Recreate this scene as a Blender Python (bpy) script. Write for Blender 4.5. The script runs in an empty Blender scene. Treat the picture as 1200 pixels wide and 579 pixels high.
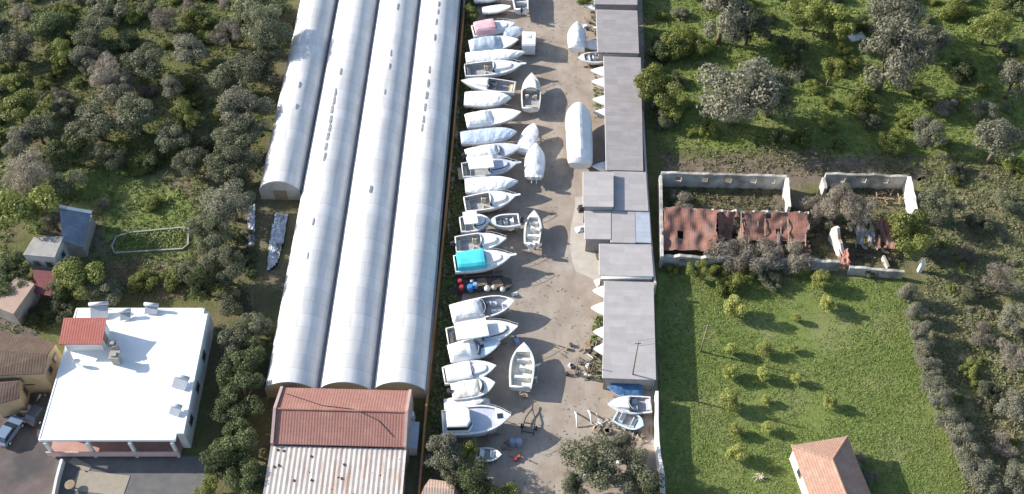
import bpy, math, random
import numpy as np
from mathutils import Vector, noise

# ------------------------------------------------------------------ camera, sky, sun, exposure
sc = bpy.context.scene
COL = sc.collection
H_CAM = 120.0
FOC = 1294.0
PITCH = math.radians(52.7)
cam_d = bpy.data.cameras.new('camera')
cam = bpy.data.objects.new('camera', cam_d)
COL.objects.link(cam)
cam.location = (0, 0, H_CAM)
cam.rotation_euler = (math.pi/2 - PITCH, 0, 0)
cam_d.sensor_width = 36
cam_d.lens = FOC/1200*36
cam_d.clip_end = 6000
sc.camera = cam

SUN_EL = math.radians(25)
AZ = math.radians(16)
to_sun = Vector((-math.cos(AZ)*math.cos(SUN_EL), math.sin(AZ)*math.cos(SUN_EL), math.sin(SUN_EL)))
w = bpy.data.worlds.new('World'); sc.world = w; w.use_nodes = True
nt = w.node_tree
sky = nt.nodes.new('ShaderNodeTexSky'); sky.sky_type = 'NISHITA'; sky.sun_disc = False
sky.sun_elevation = SUN_EL
sky.sun_rotation = math.atan2(to_sun.x, to_sun.y)
bg = nt.nodes['Background']; nt.links.new(sky.outputs[0], bg.inputs[0]); bg.inputs[1].default_value = 0.115
sun_d = bpy.data.lights.new('sun', 'SUN'); sun_d.energy = 4.2; sun_d.angle = math.radians(0.5); sun_d.color = (1, 0.94, 0.85)
sun = bpy.data.objects.new('sun', sun_d); COL.objects.link(sun)
sun.rotation_euler = to_sun.to_track_quat('Z', 'Y').to_euler()
sun.location = (-60, 100, 120)
sc.view_settings.view_transform = 'Standard'
sc.view_settings.look = 'None'
sc.view_settings.gamma = 1
sc.view_settings.exposure = 1.08
sc.view_settings.use_curve_mapping = False

R = random.Random(11)
rs = np.random.RandomState(5)

# ------------------------------------------------------------------ survey: a photo point (1200x579) at height z -> place on the site
def G(px, py, z=0.0):
    u = (px-600)/FOC; v = (289.5-py)/FOC
    dy = math.cos(PITCH)+v*math.sin(PITCH); dz = -math.sin(PITCH)+v*math.cos(PITCH)
    t = (z-H_CAM)/dz
    return Vector((u*t, dy*t, z))
def PPM(py):
    v = (289.5-py)/FOC
    return FOC*(-(-math.sin(PITCH)+v*math.cos(PITCH)))/H_CAM

# ------------------------------------------------------------------ mesh helpers
class MB:
    def __init__(s): s.v = []; s.f = []; s.m = []
    def add(s, vs, fs, mi=0):
        o = len(s.v); s.v += [tuple(p) for p in vs]
        for f in fs: s.f.append(tuple(i+o for i in f)); s.m.append(mi)
        return s
    def box(s, c, d, rz=0, mi=0, taper=1.0):
        x, y, z = d[0]/2, d[1]/2, d[2]/2; cs, sn = math.cos(rz), math.sin(rz)
        vs = []
        for (a, b, e) in ((-1,-1,-1),(1,-1,-1),(1,1,-1),(-1,1,-1),(-1,-1,1),(1,-1,1),(1,1,1),(-1,1,1)):
            k = taper if e > 0 else 1
            X, Y = a*x*k, b*y*k
            vs.append((c[0]+X*cs-Y*sn, c[1]+X*sn+Y*cs, c[2]+e*z))
        return s.add(vs, [(0,3,2,1),(4,5,6,7),(0,1,5,4),(1,2,6,5),(2,3,7,6),(3,0,4,7)], mi)
    def prism(s, pts, z0, z1, mi=0, top=None):
        n = len(pts); top = top or pts
        vs = [(p[0], p[1], z0) for p in pts]+[(p[0], p[1], z1) for p in top]
        fs = [tuple(range(n-1, -1, -1)), tuple(range(n, 2*n))]+[(i, (i+1) % n, n+(i+1) % n, n+i) for i in range(n)]
        return s.add(vs, fs, mi)
    def slab(s, pts, th, mi=0):          # 3-d polygon given thickness downwards
        n = len(pts)
        vs = [tuple(p) for p in pts]+[(p[0], p[1], p[2]-th) for p in pts]
        return s.add(vs, [tuple(range(n)), tuple(range(2*n-1, n-1, -1))]+[(i, n+i, n+(i+1) % n, (i+1) % n) for i in range(n)], mi)
    def tube(s, path, r, n=6, mi=0, closed=False):
        P = [Vector(p) for p in path]; rings = []
        rr = r if isinstance(r, (list, tuple)) else [r]*len(P)
        for i, p in enumerate(P):
            d = (P[min(i+1, len(P)-1)]-P[max(i-1, 0)])
            if d.length < 1e-6: d = Vector((0,0,1))
            d.normalize()
            a = d.cross(Vector((0,0,1)) if abs(d.z) < .9 else Vector((1,0,0))).normalized(); b = d.cross(a)
            rings.append([p+(a*math.cos(2*math.pi*k/n)+b*math.sin(2*math.pi*k/n))*rr[i] for k in range(n)])
        vs = [q for rg in rings for q in rg]; fs = []
        for i in range(len(P)-1):
            for k in range(n): fs.append((i*n+k, i*n+(k+1) % n, (i+1)*n+(k+1) % n, (i+1)*n+k))
        fs.append(tuple(range(n-1, -1, -1))); fs.append(tuple((len(P)-1)*n+k for k in range(n)))
        return s.add(vs, fs, mi)
    def loft(s, secs, cap0=True, cap1=True, closed=False, mi=0):
        n = len(secs[0]); vs = [p for q in secs for p in q]; fs = []
        for i in range(len(secs)-1):
            for k in range(n if closed else n-1):
                fs.append((i*n+k, i*n+(k+1) % n, (i+1)*n+(k+1) % n, (i+1)*n+k))
        if cap0: fs.append(tuple(range(n-1, -1, -1)))
        if cap1: fs.append(tuple((len(secs)-1)*n+k for k in range(n)))
        return s.add(vs, fs, mi)
    def cyl(s, c, r, h, n=12, mi=0, r2=None):
        r2 = r if r2 is None else r2
        return s.prism([(c[0]+r*math.cos(2*math.pi*k/n), c[1]+r*math.sin(2*math.pi*k/n)) for k in range(n)], c[2], c[2]+h, mi,
                       [(c[0]+r2*math.cos(2*math.pi*k/n), c[1]+r2*math.sin(2*math.pi*k/n)) for k in range(n)])
    def mesh(s, name, mats, smooth=False):
        me = bpy.data.meshes.new(name); me.from_pydata(s.v, [], s.f)
        for m in (mats if isinstance(mats, (list, tuple)) else [mats]): me.materials.append(m)
        if any(s.m): me.polygons.foreach_set('material_index', s.m)
        if smooth: me.polygons.foreach_set('use_smooth', [True]*len(s.f))
        me.update(); return me
    def build(s, name, mats, parent=None, loc=None, rz=0, smooth=False):
        o = bpy.data.objects.new(name, s.mesh(name, mats, smooth)); COL.objects.link(o)
        if parent: o.parent = parent
        if loc is not None: o.location = loc
        if rz: o.rotation_euler = (0, 0, rz)
        return o

def tag(o, label=None, cat=None, group=None, kind=None):
    if label: o['label'] = label
    if cat: o['category'] = cat
    if group: o['group'] = group
    if kind: o['kind'] = kind
    return o
def thing(name, label, cat, loc, rz=0, group=None):
    o = bpy.data.objects.new(name, None); COL.objects.link(o); o.empty_display_size = .3
    o.location = loc; o.rotation_euler = (0, 0, rz)
    return tag(o, label, cat, group)

# ------------------------------------------------------------------ materials
def node(t, typ, **kw):
    n = t.nodes.new(typ)
    for k, v in kw.items(): setattr(n, k, v)
    return n
def base_mat(name, rough=.7, spec=.3):
    m = bpy.data.materials.new(name); m.use_nodes = True
    b = m.node_tree.nodes['Principled BSDF']; b.inputs['Roughness'].default_value = rough
    b.inputs['Specular IOR Level'].default_value = spec
    return m, m.node_tree, b
def c4(c): return (c[0], c[1], c[2], 1)
def ramp(t, fac, stops):
    r = node(t, 'ShaderNodeValToRGB'); e = r.color_ramp.elements
    e[0].position, e[0].color = stops[0][0], c4(stops[0][1]); e[1].position, e[1].color = stops[-1][0], c4(stops[-1][1])
    for p, c in stops[1:-1]:
        q = e.new(p); q.color = c4(c)
    t.links.new(fac, r.inputs[0]); return r.outputs[0]
def nz(t, vec, scale, detail=4, rough=.55):
    n = node(t, 'ShaderNodeTexNoise'); n.inputs['Scale'].default_value = scale; n.inputs['Detail'].default_value = detail
    n.inputs['Roughness'].default_value = rough; t.links.new(vec, n.inputs['Vector']); return n.outputs['Fac']
def coord(t, scale=(1,1,1), rz=0):
    c = node(t, 'ShaderNodeTexCoord')
    if scale == (1,1,1) and not rz: return c.outputs['Object']
    m = node(t, 'ShaderNodeMapping'); m.inputs['Scale'].default_value = scale; m.inputs['Rotation'].default_value = (0,0,rz)
    t.links.new(c.outputs['Object'], m.inputs['Vector']); return m.outputs[0]
def mix(t, fac, a, b, mode='MIX'):
    n = node(t, 'ShaderNodeMix', data_type='RGBA', blend_type=mode)
    if isinstance(fac, (int, float)): n.inputs[0].default_value = fac
    else: t.links.new(fac, n.inputs[0])
    for i, q in ((6, a), (7, b)):
        if isinstance(q, (tuple, list)): n.inputs[i].default_value = c4(q)
        else: t.links.new(q, n.inputs[i])
    return n.outputs[2]
def bump(t, b, h, strength=.3, dist=.05):
    n = node(t, 'ShaderNodeBump'); n.inputs['Strength'].default_value = strength; n.inputs['Distance'].default_value = dist
    t.links.new(h, n.inputs['Height']); t.links.new(n.outputs[0], b.inputs['Normal'])
def M(name, c1, c2=None, scale=1.5, rough=.7, spec=.3, bmp=0, c3=None, stretch=(1,1,1)):
    m, t, b = base_mat(name, rough, spec)
    c2 = c2 or tuple(x*.75 for x in c1)
    v = coord(t, stretch); f = nz(t, v, scale, 5, .62)
    col = ramp(t, f, [(.35, c1), (.65, c2)])
    if c3:
        f2 = nz(t, v, scale*.23, 4, .6); col = mix(t, ramp(t, f2, [(.52, (0,0,0)), (.66, (1,1,1))]), col, c3)
    t.links.new(col, b.inputs['Base Color'])
    if bmp: bump(t, b, nz(t, v, scale*6, 4), bmp, .04)
    return m
def math_n(t, op, a, b=None):
    n = node(t, 'ShaderNodeMath', operation=op)
    for i, q in ((0, a), (1, b)):
        if q is None: continue
        if isinstance(q, (int, float)): n.inputs[i].default_value = q
        else: t.links.new(q, n.inputs[i])
    return n.outputs[0]

def leaf_mat(name, cols, tint=.35, patch=None):
    m, t, b = base_mat(name, .6, .25)
    g = node(t, 'ShaderNodeNewGeometry'); oi = node(t, 'ShaderNodeObjectInfo')
    n = len(cols); col = ramp(t, g.outputs['Random Per Island'], [(i/(n-1), c) for i, c in enumerate(cols)])
    if patch:
        v = coord(t); f = math_n(t, 'ADD', math_n(t, 'MULTIPLY', nz(t, v, .11, 5, .62), .7), math_n(t, 'MULTIPLY', nz(t, v, .5, 4, .6), .3))
        col = mix(t, ramp(t, f, [(.44, (0,0,0)), (.6, (.85,.85,.85))]), col, patch)
    k = math_n(t, 'ADD', math_n(t, 'MULTIPLY', oi.outputs['Random'], tint*2), 1-tint)
    vm = node(t, 'ShaderNodeVectorMath', operation='SCALE'); t.links.new(col, vm.inputs[0]); t.links.new(k, vm.inputs['Scale'])
    t.links.new(vm.outputs[0], b.inputs['Base Color'])
    tr = node(t, 'ShaderNodeBsdfTranslucent'); t.links.new(vm.outputs[0], tr.inputs[0])
    mx = node(t, 'ShaderNodeMixShader'); mx.inputs[0].default_value = .3
    t.links.new(b.outputs[0], mx.inputs[1]); t.links.new(tr.outputs[0], mx.inputs[2])
    t.links.new(mx.outputs[0], t.nodes['Material Output'].inputs[0])
    return m

def tile_mat(name, c1, c2, c3, period=.32, axis=0, bs=.3):
    m, t, b = base_mat(name, .85, .15)
    v = coord(t); s = node(t, 'ShaderNodeSeparateXYZ'); t.links.new(v, s.inputs[0])
    col = ramp(t, nz(t, v, 2.2, 6, .7), [(.33, c1), (.67, c2)])
    col = mix(t, ramp(t, nz(t, v, .6, 5, .65), [(.48, (0,0,0)), (.7, (.8,.8,.8))]), col, c3)
    wv = math_n(t, 'SINE', math_n(t, 'MULTIPLY', s.outputs[axis], 2*math.pi/period))
    wv2 = math_n(t, 'SINE', math_n(t, 'MULTIPLY', s.outputs[1-axis], 2*math.pi/.42))
    col = mix(t, math_n(t, 'MULTIPLY', math_n(t, 'GREATER_THAN', wv2, .86), .12), col, tuple(x*.5 for x in c1))
    t.links.new(col, b.inputs['Base Color']); bump(t, b, wv, bs, .03)
    return m
def panels(t, col, s, sx, sy, amt):
    wn = node(t, 'ShaderNodeTexWhiteNoise', noise_dimensions='2D'); cb = node(t, 'ShaderNodeCombineXYZ')
    for i, d in ((0, sx), (1, sy)): t.links.new(math_n(t, 'FLOOR', math_n(t, 'DIVIDE', s.outputs[i], d)), cb.inputs[i])
    t.links.new(cb.outputs[0], wn.inputs['Vector'])
    vm = node(t, 'ShaderNodeVectorMath', operation='SCALE'); t.links.new(col, vm.inputs[0])
    t.links.new(math_n(t, 'ADD', math_n(t, 'MULTIPLY', wn.outputs['Value'], amt), 1-amt), vm.inputs['Scale'])
    return vm.outputs[0]
def rib_mat(name, c1, c2, c3, period=.6, axis=0, rough=.5, lines=.25):
    m, t, b = base_mat(name, rough, .3)
    v = coord(t); s = node(t, 'ShaderNodeSeparateXYZ'); t.links.new(v, s.inputs[0])
    col = ramp(t, nz(t, v, .7, 6, .65), [(.35, c1), (.65, c2)])
    st = coord(t, (2.2, .3, 1) if axis == 0 else (.3, 2.2, 1))
    col = mix(t, ramp(t, nz(t, st, .8, 5, .65), [(.56, (0,0,0)), (.72, (.75,.75,.75))]), col, c3)
    wv = math_n(t, 'SINE', math_n(t, 'MULTIPLY', s.outputs[axis], 2*math.pi/period))
    col = mix(t, math_n(t, 'MULTIPLY', math_n(t, 'GREATER_THAN', wv, .8), lines), col, tuple(x*.6 for x in c1))
    col = panels(t, col, s, 2.1 if axis else .95, .95 if axis else 2.1, .13)
    t.links.new(col, b.inputs['Base Color']); bump(t, b, wv, .12, .03)
    return m

WHITE = M('white_gelcoat', (.8,.8,.79), (.66,.66,.65), .9, .3, .5, c3=(.6,.59,.55))
DECK = M('deck_white', (.78,.78,.76), (.62,.62,.6), 1.6, .5, .4)
CREAM = M('cream_deck', (.72,.69,.6), (.58,.55,.47), 1.4, .5, .4)
TARPW = M('white_tarp', (.82,.815,.8), (.72,.715,.7), .8, .6, .3, .25, c3=(.62,.62,.6))
TARPB = M('blue_grey_tarp', (.36,.42,.5), (.44,.49,.56), .9, .6, .3, .3)
TARPD = M('dark_blue_tarp', (.05,.12,.24), (.09,.19,.33), .9, .55, .3, .3)
TURQ = M('turquoise_canvas', (.06,.5,.58), (.09,.58,.65), 1.2, .7, .2, .15)
ROYAL = M('royal_blue_canvas', (.03,.1,.35), (.04,.14,.42), 1.2, .6, .3)
PINK = M('faded_red_canvas', (.6,.3,.33), (.68,.5,.52), .9, .7, .2, stretch=(1,5,1))
LILAC = M('lilac_paint_and_hull_shade', (.45,.47,.56), (.55,.57,.64), 1.1, .4, .4)  # own paint on decks; stands for shade on the biggest cabin boat hull
GLASS = M('dark_tinted_glass', (.02,.03,.045), (.035,.05,.07), 1.1, .12, .6)
INNER = M('cockpit_grey', (.4,.4,.4), (.25,.25,.26), 1.6, .6, .3)
BLUEHULL = M('blue_hull', (.08,.22,.46), (.12,.28,.5), 1.1, .35, .5)
DARK = M('black_plastic', (.03,.03,.035), (.06,.06,.065), 2, .45, .4)
STEEL = M('weathered_steel', (.16,.15,.14), (.25,.17,.11), 3, .6, .4)
METAL = M('bright_metal', (.55,.56,.58), (.45,.46,.48), 3, .35, .5)
WOOD = M('old_timber', (.22,.16,.1), (.33,.26,.18), 2.5, .85, .2, .3)
TAN = M('beige_vinyl', (.5,.42,.3), (.6,.52,.4), 2, .6, .3)
RUBBER = M('tyre_rubber', (.025,.025,.025), (.04,.04,.04), 3, .8, .2)
RED = M('red_paint', (.42,.04,.05), (.3,.03,.04), 2, .5, .4)
BARK = M('bark', (.12,.095,.07), (.2,.17,.135), 3, .9, .1, .4)
WALLW = M('white_render', (.78,.77,.74), (.66,.65,.61), .5, .85, .2, .15, c3=(.6,.57,.5))
WALLOLD = M('stained_old_render', (.5,.48,.44), (.33,.31,.28), .9, .9, .1, .35, c3=(.2,.185,.16))
OCHRE = M('ochre_render', (.48,.36,.22), (.4,.3,.18), .7, .85, .2, .2)
CONC = M('weathered_concrete', (.36,.34,.31), (.27,.255,.235), .9, .9, .2, .3)
ROOFW = M('white_roof_coating', (.86,.86,.86), (.8,.8,.79), .35, .7, .25, .05, c3=(.72,.72,.7))
BRICKW = M('terracotta_block', (.5,.24,.1), (.4,.2,.1), 1.5, .9, .1, .3, c3=(.35,.28,.2))
GREYROOF = rib_mat('grey_sheet_roof', (.31,.283,.28), (.35,.322,.318), (.41,.375,.37), .9, 1, .6, .04)
GREYROOF2 = rib_mat('pale_sheet_roof', (.4,.372,.365), (.445,.417,.41), (.4,.365,.345), .9, 1, .6, .04)
PINKROOF = rib_mat('rose_tinted_sheet', (.38,.35,.345), (.42,.39,.385), (.42,.38,.36), .9, 1, .6, .04)
BLUEROOF = rib_mat('pale_blue_sheet', (.38,.42,.48), (.42,.46,.52), (.4,.43,.48), .8, 1, .5, .1)
TILE = tile_mat('terracotta_tiles', (.36,.17,.125), (.3,.14,.105), (.38,.22,.17))
TILEOLD = tile_mat('weathered_tiles', (.38,.235,.175), (.3,.175,.135), (.36,.29,.225), .3)
TILERUIN = tile_mat('collapsed_old_tiles', (.27,.13,.1), (.18,.092,.072), (.22,.175,.145), .34, bs=.1)
TILEBROWN = tile_mat('brown_tiles', (.15,.1,.075), (.11,.078,.06), (.18,.14,.11), .34)

def tunnel_mat():
    m, t, b = base_mat('greenhouse_plastic', .38, .4)
    v = coord(t); s = node(t, 'ShaderNodeSeparateXYZ'); t.links.new(v, s.inputs[0])
    st = coord(t, (1.2, .14, 1)); col = ramp(t, nz(t, st, .9, 6, .6), [(.36, (.73,.715,.695)), (.7, (.55,.535,.52))])
    col = mix(t, ramp(t, nz(t, v, .22, 5, .6), [(.5, (0,0,0)), (.75, (.7,.7,.7))]), col, (.62,.6,.56))
    fr = math_n(t, 'FRACT', math_n(t, 'DIVIDE', s.outputs[1], 2.0))
    col = panels(t, col, s, 50, 2.0, .1)
    seam = math_n(t, 'LESS_THAN', fr, .05)
    col = mix(t, math_n(t, 'MULTIPLY', seam, .3), col, (.3,.3,.32))
    t.links.new(col, b.inputs['Base Color'])
    bump(t, b, math_n(t, 'ADD', nz(t, st, 2.2, 4), seam), .25, .05)
    return m
PLASTIC = tunnel_mat()

LEAF = {
 'olive': leaf_mat('olive_leaves', [(.11,.122,.064), (.158,.167,.098), (.205,.213,.142), (.122,.134,.07)]),
 'grey': leaf_mat('silver_leaves', [(.145,.143,.095), (.2,.197,.142), (.25,.245,.187), (.152,.15,.097)], .12),
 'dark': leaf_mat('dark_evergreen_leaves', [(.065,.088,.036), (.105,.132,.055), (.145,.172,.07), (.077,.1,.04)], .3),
 'green': leaf_mat('yellow_green_leaves', [(.13,.155,.038), (.19,.215,.054), (.25,.27,.08), (.11,.13,.034)], .3),
 'young': leaf_mat('young_orchard_leaves', [(.24,.27,.07), (.34,.36,.1), (.42,.43,.14), (.2,.22,.06)], .2),
 'bare': leaf_mat('bare_twigs', [(.19,.165,.125), (.26,.225,.18), (.32,.285,.23), (.155,.135,.1)], .25),
}
GRASS = leaf_mat('meadow_grass_blades', [(.14,.21,.05), (.19,.265,.066), (.245,.31,.092), (.15,.22,.056)], 0, (.275,.3,.115))
WEED = leaf_mat('wild_herbs', [(.1,.13,.045), (.155,.195,.06), (.205,.235,.085), (.165,.16,.085)], 0, (.2,.26,.07))
SCRUBG = leaf_mat('dry_scrub_herbs', [(.17,.165,.085), (.225,.215,.115), (.3,.27,.165), (.16,.17,.08)], 0, (.19,.21,.085))

# ------------------------------------------------------------------ ground
def ragged(pts, step=1.2, amp=.5, seed=0):
    out = []
    for i, p in enumerate(pts):
        q = pts[(i+1) % len(pts)]; d = (q-p); n = max(1, int(d.length/step))
        for k in range(n):
            s = p+d*(k/n)
            o = noise.noise_vector(Vector((s.x*.35+seed, s.y*.35, 3)))*amp*2
            out.append((s.x+o.x, s.y+o.y))
    return out
def sheet(name, pxs, z, m, amp=.4, step=1.2):
    pts = ragged([G(x, y) for x, y in pxs], step, amp, len(name))
    b = MB(); b.add([(p[0], p[1], z) for p in pts], [tuple(range(len(pts)))])
    o = b.build(name, m); f = o.data.polygons[0]
    if f.normal.z < 0: o.data.flip_normals()
    return tag(o, kind='structure')

def ground_mat():
    m, t, b = base_mat('wild_ground', .95, .1)
    v = coord(t)
    col = ramp(t, nz(t, v, .9, 8, .7), [(.3, (.075,.085,.033)), (.5, (.12,.125,.05)), (.7, (.165,.16,.075))])
    col = mix(t, ramp(t, nz(t, v, .07, 6, .62), [(.46, (0,0,0)), (.62, (1,1,1))]), col, ramp(t, nz(t, v, 1.6, 8, .7), [(.35, (.14,.115,.075)), (.65, (.21,.175,.12))]))
    t.links.new(col, b.inputs['Base Color']); bump(t, b, nz(t, v, 3, 6, .7), .8, .2); return m
def meadow_mat():
    m, t, b = base_mat('meadow_turf', .95, .1)
    v = coord(t)
    col = ramp(t, nz(t, v, 1.3, 8, .7), [(.3, (.1,.135,.038)), (.55, (.16,.2,.058)), (.72, (.22,.245,.08))])
    col = mix(t, ramp(t, nz(t, v, .16, 5, .6), [(.5, (0,0,0)), (.72, (.7,.7,.7))]), col, (.24,.225,.11))
    t.links.new(col, b.inputs['Base Color']); bump(t, b, nz(t, v, 4, 6, .7), .8, .15); return m
def dirt_mat():
    m, t, b = base_mat('packed_dirt', .95, .12)
    v = coord(t); st = coord(t, (1, .28, 1), .05)
    col = ramp(t, nz(t, v, .35, 8, .62), [(.3, (.27,.215,.17)), (.5, (.34,.285,.235)), (.7, (.4,.345,.29))])
    col = mix(t, ramp(t, nz(t, st, .55, 7, .62), [(.46, (0,0,0)), (.66, (.6,.6,.6))]), col, (.265,.215,.17))
    col = mix(t, ramp(t, nz(t, v, 9, 4, .7), [(.58, (0,0,0)), (.66, (.5,.5,.5))]), col, (.16,.13,.1))
    col = mix(t, ramp(t, nz(t, v, .13, 5, .65), [(.55, (0,0,0)), (.7, (.6,.6,.6))]), col, (.43,.4,.36))
    t.links.new(col, b.inputs['Base Color']); bump(t, b, nz(t, v, 7, 6, .7), .5, .06); return m

b = MB(); S_ = 2500
b.add([(-S_,-S_,0), (S_,-S_,0), (S_,S_,0), (-S_,S_,0)], [(0,1,2,3)])
tag(b.build('ground', ground_mat()), kind='structure')
sheet('yard_dirt', [(546,-60), (752,-60), (756,200), (771,450), (774,660), (492,660), (520,330)], .004, dirt_mat(), .15)
sheet('meadow', [(772,322), (1062,326), (1078,360), (1094,440), (1122,520), (1145,600), (1150,680), (778,680), (774,450)], .004, meadow_mat(), .5)
sheet('soil_strip', [(772,184), (870,186), (960,184), (1055,192), (1085,202), (1070,214), (775,212)], .004, M('bare_soil', (.2,.155,.125), (.13,.105,.075), .8, .95, .1, .4, c3=(.1,.1,.045)), 1.1)
sheet('pasture', [(758,-90), (1340,-90), (1320,186), (1075,184), (960,172), (870,176), (768,170)], .004, meadow_mat(), 1.2)
sheet('soil_patch', [(118,306), (170,300), (205,320), (235,345), (170,352), (110,345)], .004, M('brown_soil', (.16,.115,.08), (.11,.08,.055), .8, .95, .1, .4), .6)
sheet('clearing', [(72,205), (130,195), (190,208), (235,250), (225,300), (135,300), (118,250), (85,240)], .004, meadow_mat(), .8)
sheet('dry_slope', [(1080,205), (1340,190), (1340,720), (1160,720), (1146,600), (1124,520), (1096,440), (1084,360)], .004, M('dry_hillside', (.2,.18,.105), (.15,.15,.07), .7, .95, .1, .5, c3=(.13,.15,.055)), 1.2)
sheet('driveway', [(-60,360), (45,385), (48,470), (70,520), (62,660), (-60,660)], .004, M('worn_asphalt', (.11,.09,.085), (.16,.13,.12), .5, .95, .15, .4, c3=(.08,.075,.075)), .2)
sheet('patio', [(68,530), (240,535), (236,660), (56,660)], .006, M('patio_concrete', (.12,.118,.118), (.16,.155,.15), .6, .9, .15, .2), .02)
sheet('concrete_apron', [(672,232), (706,226), (706,325), (700,332), (676,318), (668,290)], .008, M('pale_concrete', (.5,.46,.4), (.42,.38,.33), .7, .9, .15, .2, c3=(.35,.31,.26)), .25)
sheet('yard_verge', [(520,330), (536,160), (548,-60), (560,-60), (551,160), (541,330), (528,460), (520,640), (494,640)], .008, M('shaded_weedy_soil', (.07,.065,.04), (.11,.095,.06), 1.2, .95, .1, .5), .25)  # greenhouse shade put into the dark colour of this weedy strip

def quads(name, mat, cen, nrm, size, aspect=1.6):
    n = len(cen); a = rs.normal(size=(n,3)); a -= nrm*np.sum(a*nrm, 1)[:,None]; a /= np.linalg.norm(a, axis=1)[:,None]
    bt = np.cross(nrm, a); sz = size[:,None]
    A = a*sz*aspect*.5; B = bt*sz*.5
    v = np.stack([cen-A, cen+B*.9, cen+A, cen-B*.9], 1).reshape(-1,3)
    me = bpy.data.meshes.new(name); me.vertices.add(4*n); me.loops.add(4*n); me.polygons.add(n)
    me.vertices.foreach_set('co', v.ravel()); me.loops.foreach_set('vertex_index', np.arange(4*n))
    me.polygons.foreach_set('loop_start', np.arange(n)*4); me.polygons.foreach_set('loop_total', np.full(n, 4))
    me.materials.append(mat); me.update(); me.validate(); return me
def unit(n):
    v = rs.normal(size=(n,3)); return v/np.linalg.norm(v, axis=1)[:,None]
def inside(poly, x, y):
    r = np.zeros(len(x), bool); j = len(poly)-1
    for i in range(len(poly)):
        xi, yi = poly[i]; xj, yj = poly[j]
        r ^= ((yi > y) != (yj > y)) & (x < (xj-xi)*(y-yi)/(yj-yi+1e-9)+xi); j = i
    return r
def scatter(name, label, pxs, n, per, rad, hgt, leaf, mat, patch=0.0, holes=()):
    P = [G(x, y) for x, y in pxs]; poly = [(p.x, p.y) for p in P]
    xs = [p[0] for p in poly]; ys = [p[1] for p in poly]
    x = rs.uniform(min(xs), max(xs), n*3); y = rs.uniform(min(ys), max(ys), n*3)
    k = inside(poly, x, y)
    for h in holes:
        q = [G(a, c) for a, c in h]; k &= ~inside([(p.x, p.y) for p in q], x, y)
    x, y = x[k][:n], y[k][:n]
    if patch:
        keep = np.array([noise.noise(Vector((a*.12, c*.12, 1.7)))+.3*noise.noise(Vector((a*.5, c*.5, 7)))+rs.uniform(-.25,.25) > -patch for a, c in zip(x, y)])
        x, y = x[keep], y[keep]
    s = rs.uniform(.5, 1.3, len(x))
    cx = np.repeat(x, per); cy = np.repeat(y, per); ss = np.repeat(s, per)
    d = unit(len(cx)); d[:,2] = np.abs(d[:,2])
    cen = np.stack([cx, cy, np.full(len(cx), .03)], 1)+d*np.stack([rad*ss, rad*ss, hgt*ss], 1)*rs.uniform(.3, 1, len(cx))[:,None]
    nr = d*.7+unit(len(cx))*.7+np.array([0,0,.3]); nr /= np.linalg.norm(nr, axis=1)[:,None]
    o = bpy.data.objects.new(name, quads(name, mat, cen, nr, leaf*ss*rs.uniform(.7, 1.3, len(cx)))); COL.objects.link(o)
    return tag(o, label, name.replace('_', ' '), kind='stuff')
RUIN_HOLE = [(772,200), (1080,200), (1080,325), (772,322)]
scatter('meadow_grass', 'lush green grass covering the open orchard field', [(822,324), (1064,328), (1080,360), (1096,440), (1124,520), (1150,640), (822,640), (776,580), (776,330)], 34000, 4, .26, .06, .1, GRASS, .3)
scatter('wild_undergrowth', 'rough green undergrowth between the trees of the left wood', [(-150,-90), (335,-90), (330,-30), (300,220), (300,330), (260,352), (95,352), (60,390), (-20,390), (-150,360)], 20000, 8, .5, .28, .17, WEED, .5, [[(25,235), (108,238), (108,345), (0,370), (0,330)]])
scatter('rough_pasture', 'rough green pasture between the trees above the ruin', [(752,-90), (1340,-90), (1320,200), (1075,195), (960,176), (772,175), (756,100)], 19000, 8, .45, .22, .16, leaf_mat('pasture_herbs', [(.12,.175,.04), (.17,.23,.055), (.23,.28,.08), (.15,.165,.06)], 0, (.26,.3,.085)), .5)
scatter('dry_scrub', 'dry olive-brown scrub covering the slope at the right edge', [(1078,195), (1320,195), (1320,700), (1150,700), (1122,520), (1094,440), (1085,350)], 12500, 8, .42, .22, .17, SCRUBG, .6)
scatter('yard_weeds', 'weeds growing along the left boundary wall of the boatyard', [(518,330), (548,-30), (560,-30), (549,170), (537,330), (524,470), (498,600), (494,600)], 1500, 7, .3, .3, .22, WEED, .6)
scatter('track_weeds', 'sparse dry weeds on the bare track behind the ruin', [(772,176), (960,176), (1075,195), (1080,206), (775,206)], 900, 7, .4, .22, .16, SCRUBG, .35)
scatter('shed_weeds', 'thin weeds along the foot of the grey sheds', [(690,-10), (703,-10), (706,80), (706,140), (697,140), (694,70)], 170, 7, .3, .3, .2, WEED, .4)
scatter('junk_weeds', 'weeds among the scrap in front of the long shed', [(694,375), (708,360), (712,445), (690,445)], 130, 7, .3, .3, .2, WEED, .5)
scatter('gravel_stones', 'loose pale stones and litter strewn over the dirt lane', [(610,-20), (700,-20), (670,200), (665,320), (700,380), (680,450), (760,470), (760,520), (640,620), (600,620)], 900, 3, .2, .03, .11, leaf_mat('stones', [(.2,.17,.14), (.36,.32,.28), (.5,.47,.43), (.12,.1,.08)], 0), .35)
scatter('ruin_weeds', 'dead weeds and rubble filling the roofless rooms of the ruin', [(780,214), (920,214), (922,242), (1062,245), (1062,212), (970,212), (940,240), (950,300), (1060,312), (1060,245), (780,296)], 1900, 8, .45, .35, .17, leaf_mat('dead_weeds', [(.1,.085,.055), (.15,.13,.08), (.2,.17,.12), (.07,.08,.03)], 0))
scatter('bed_plants', 'leafy green plants filling the white-kerbed garden bed', [(137,273), (215,267), (216,290), (137,293)], 700, 8, .3, .25, .18, GRASS)

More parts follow.
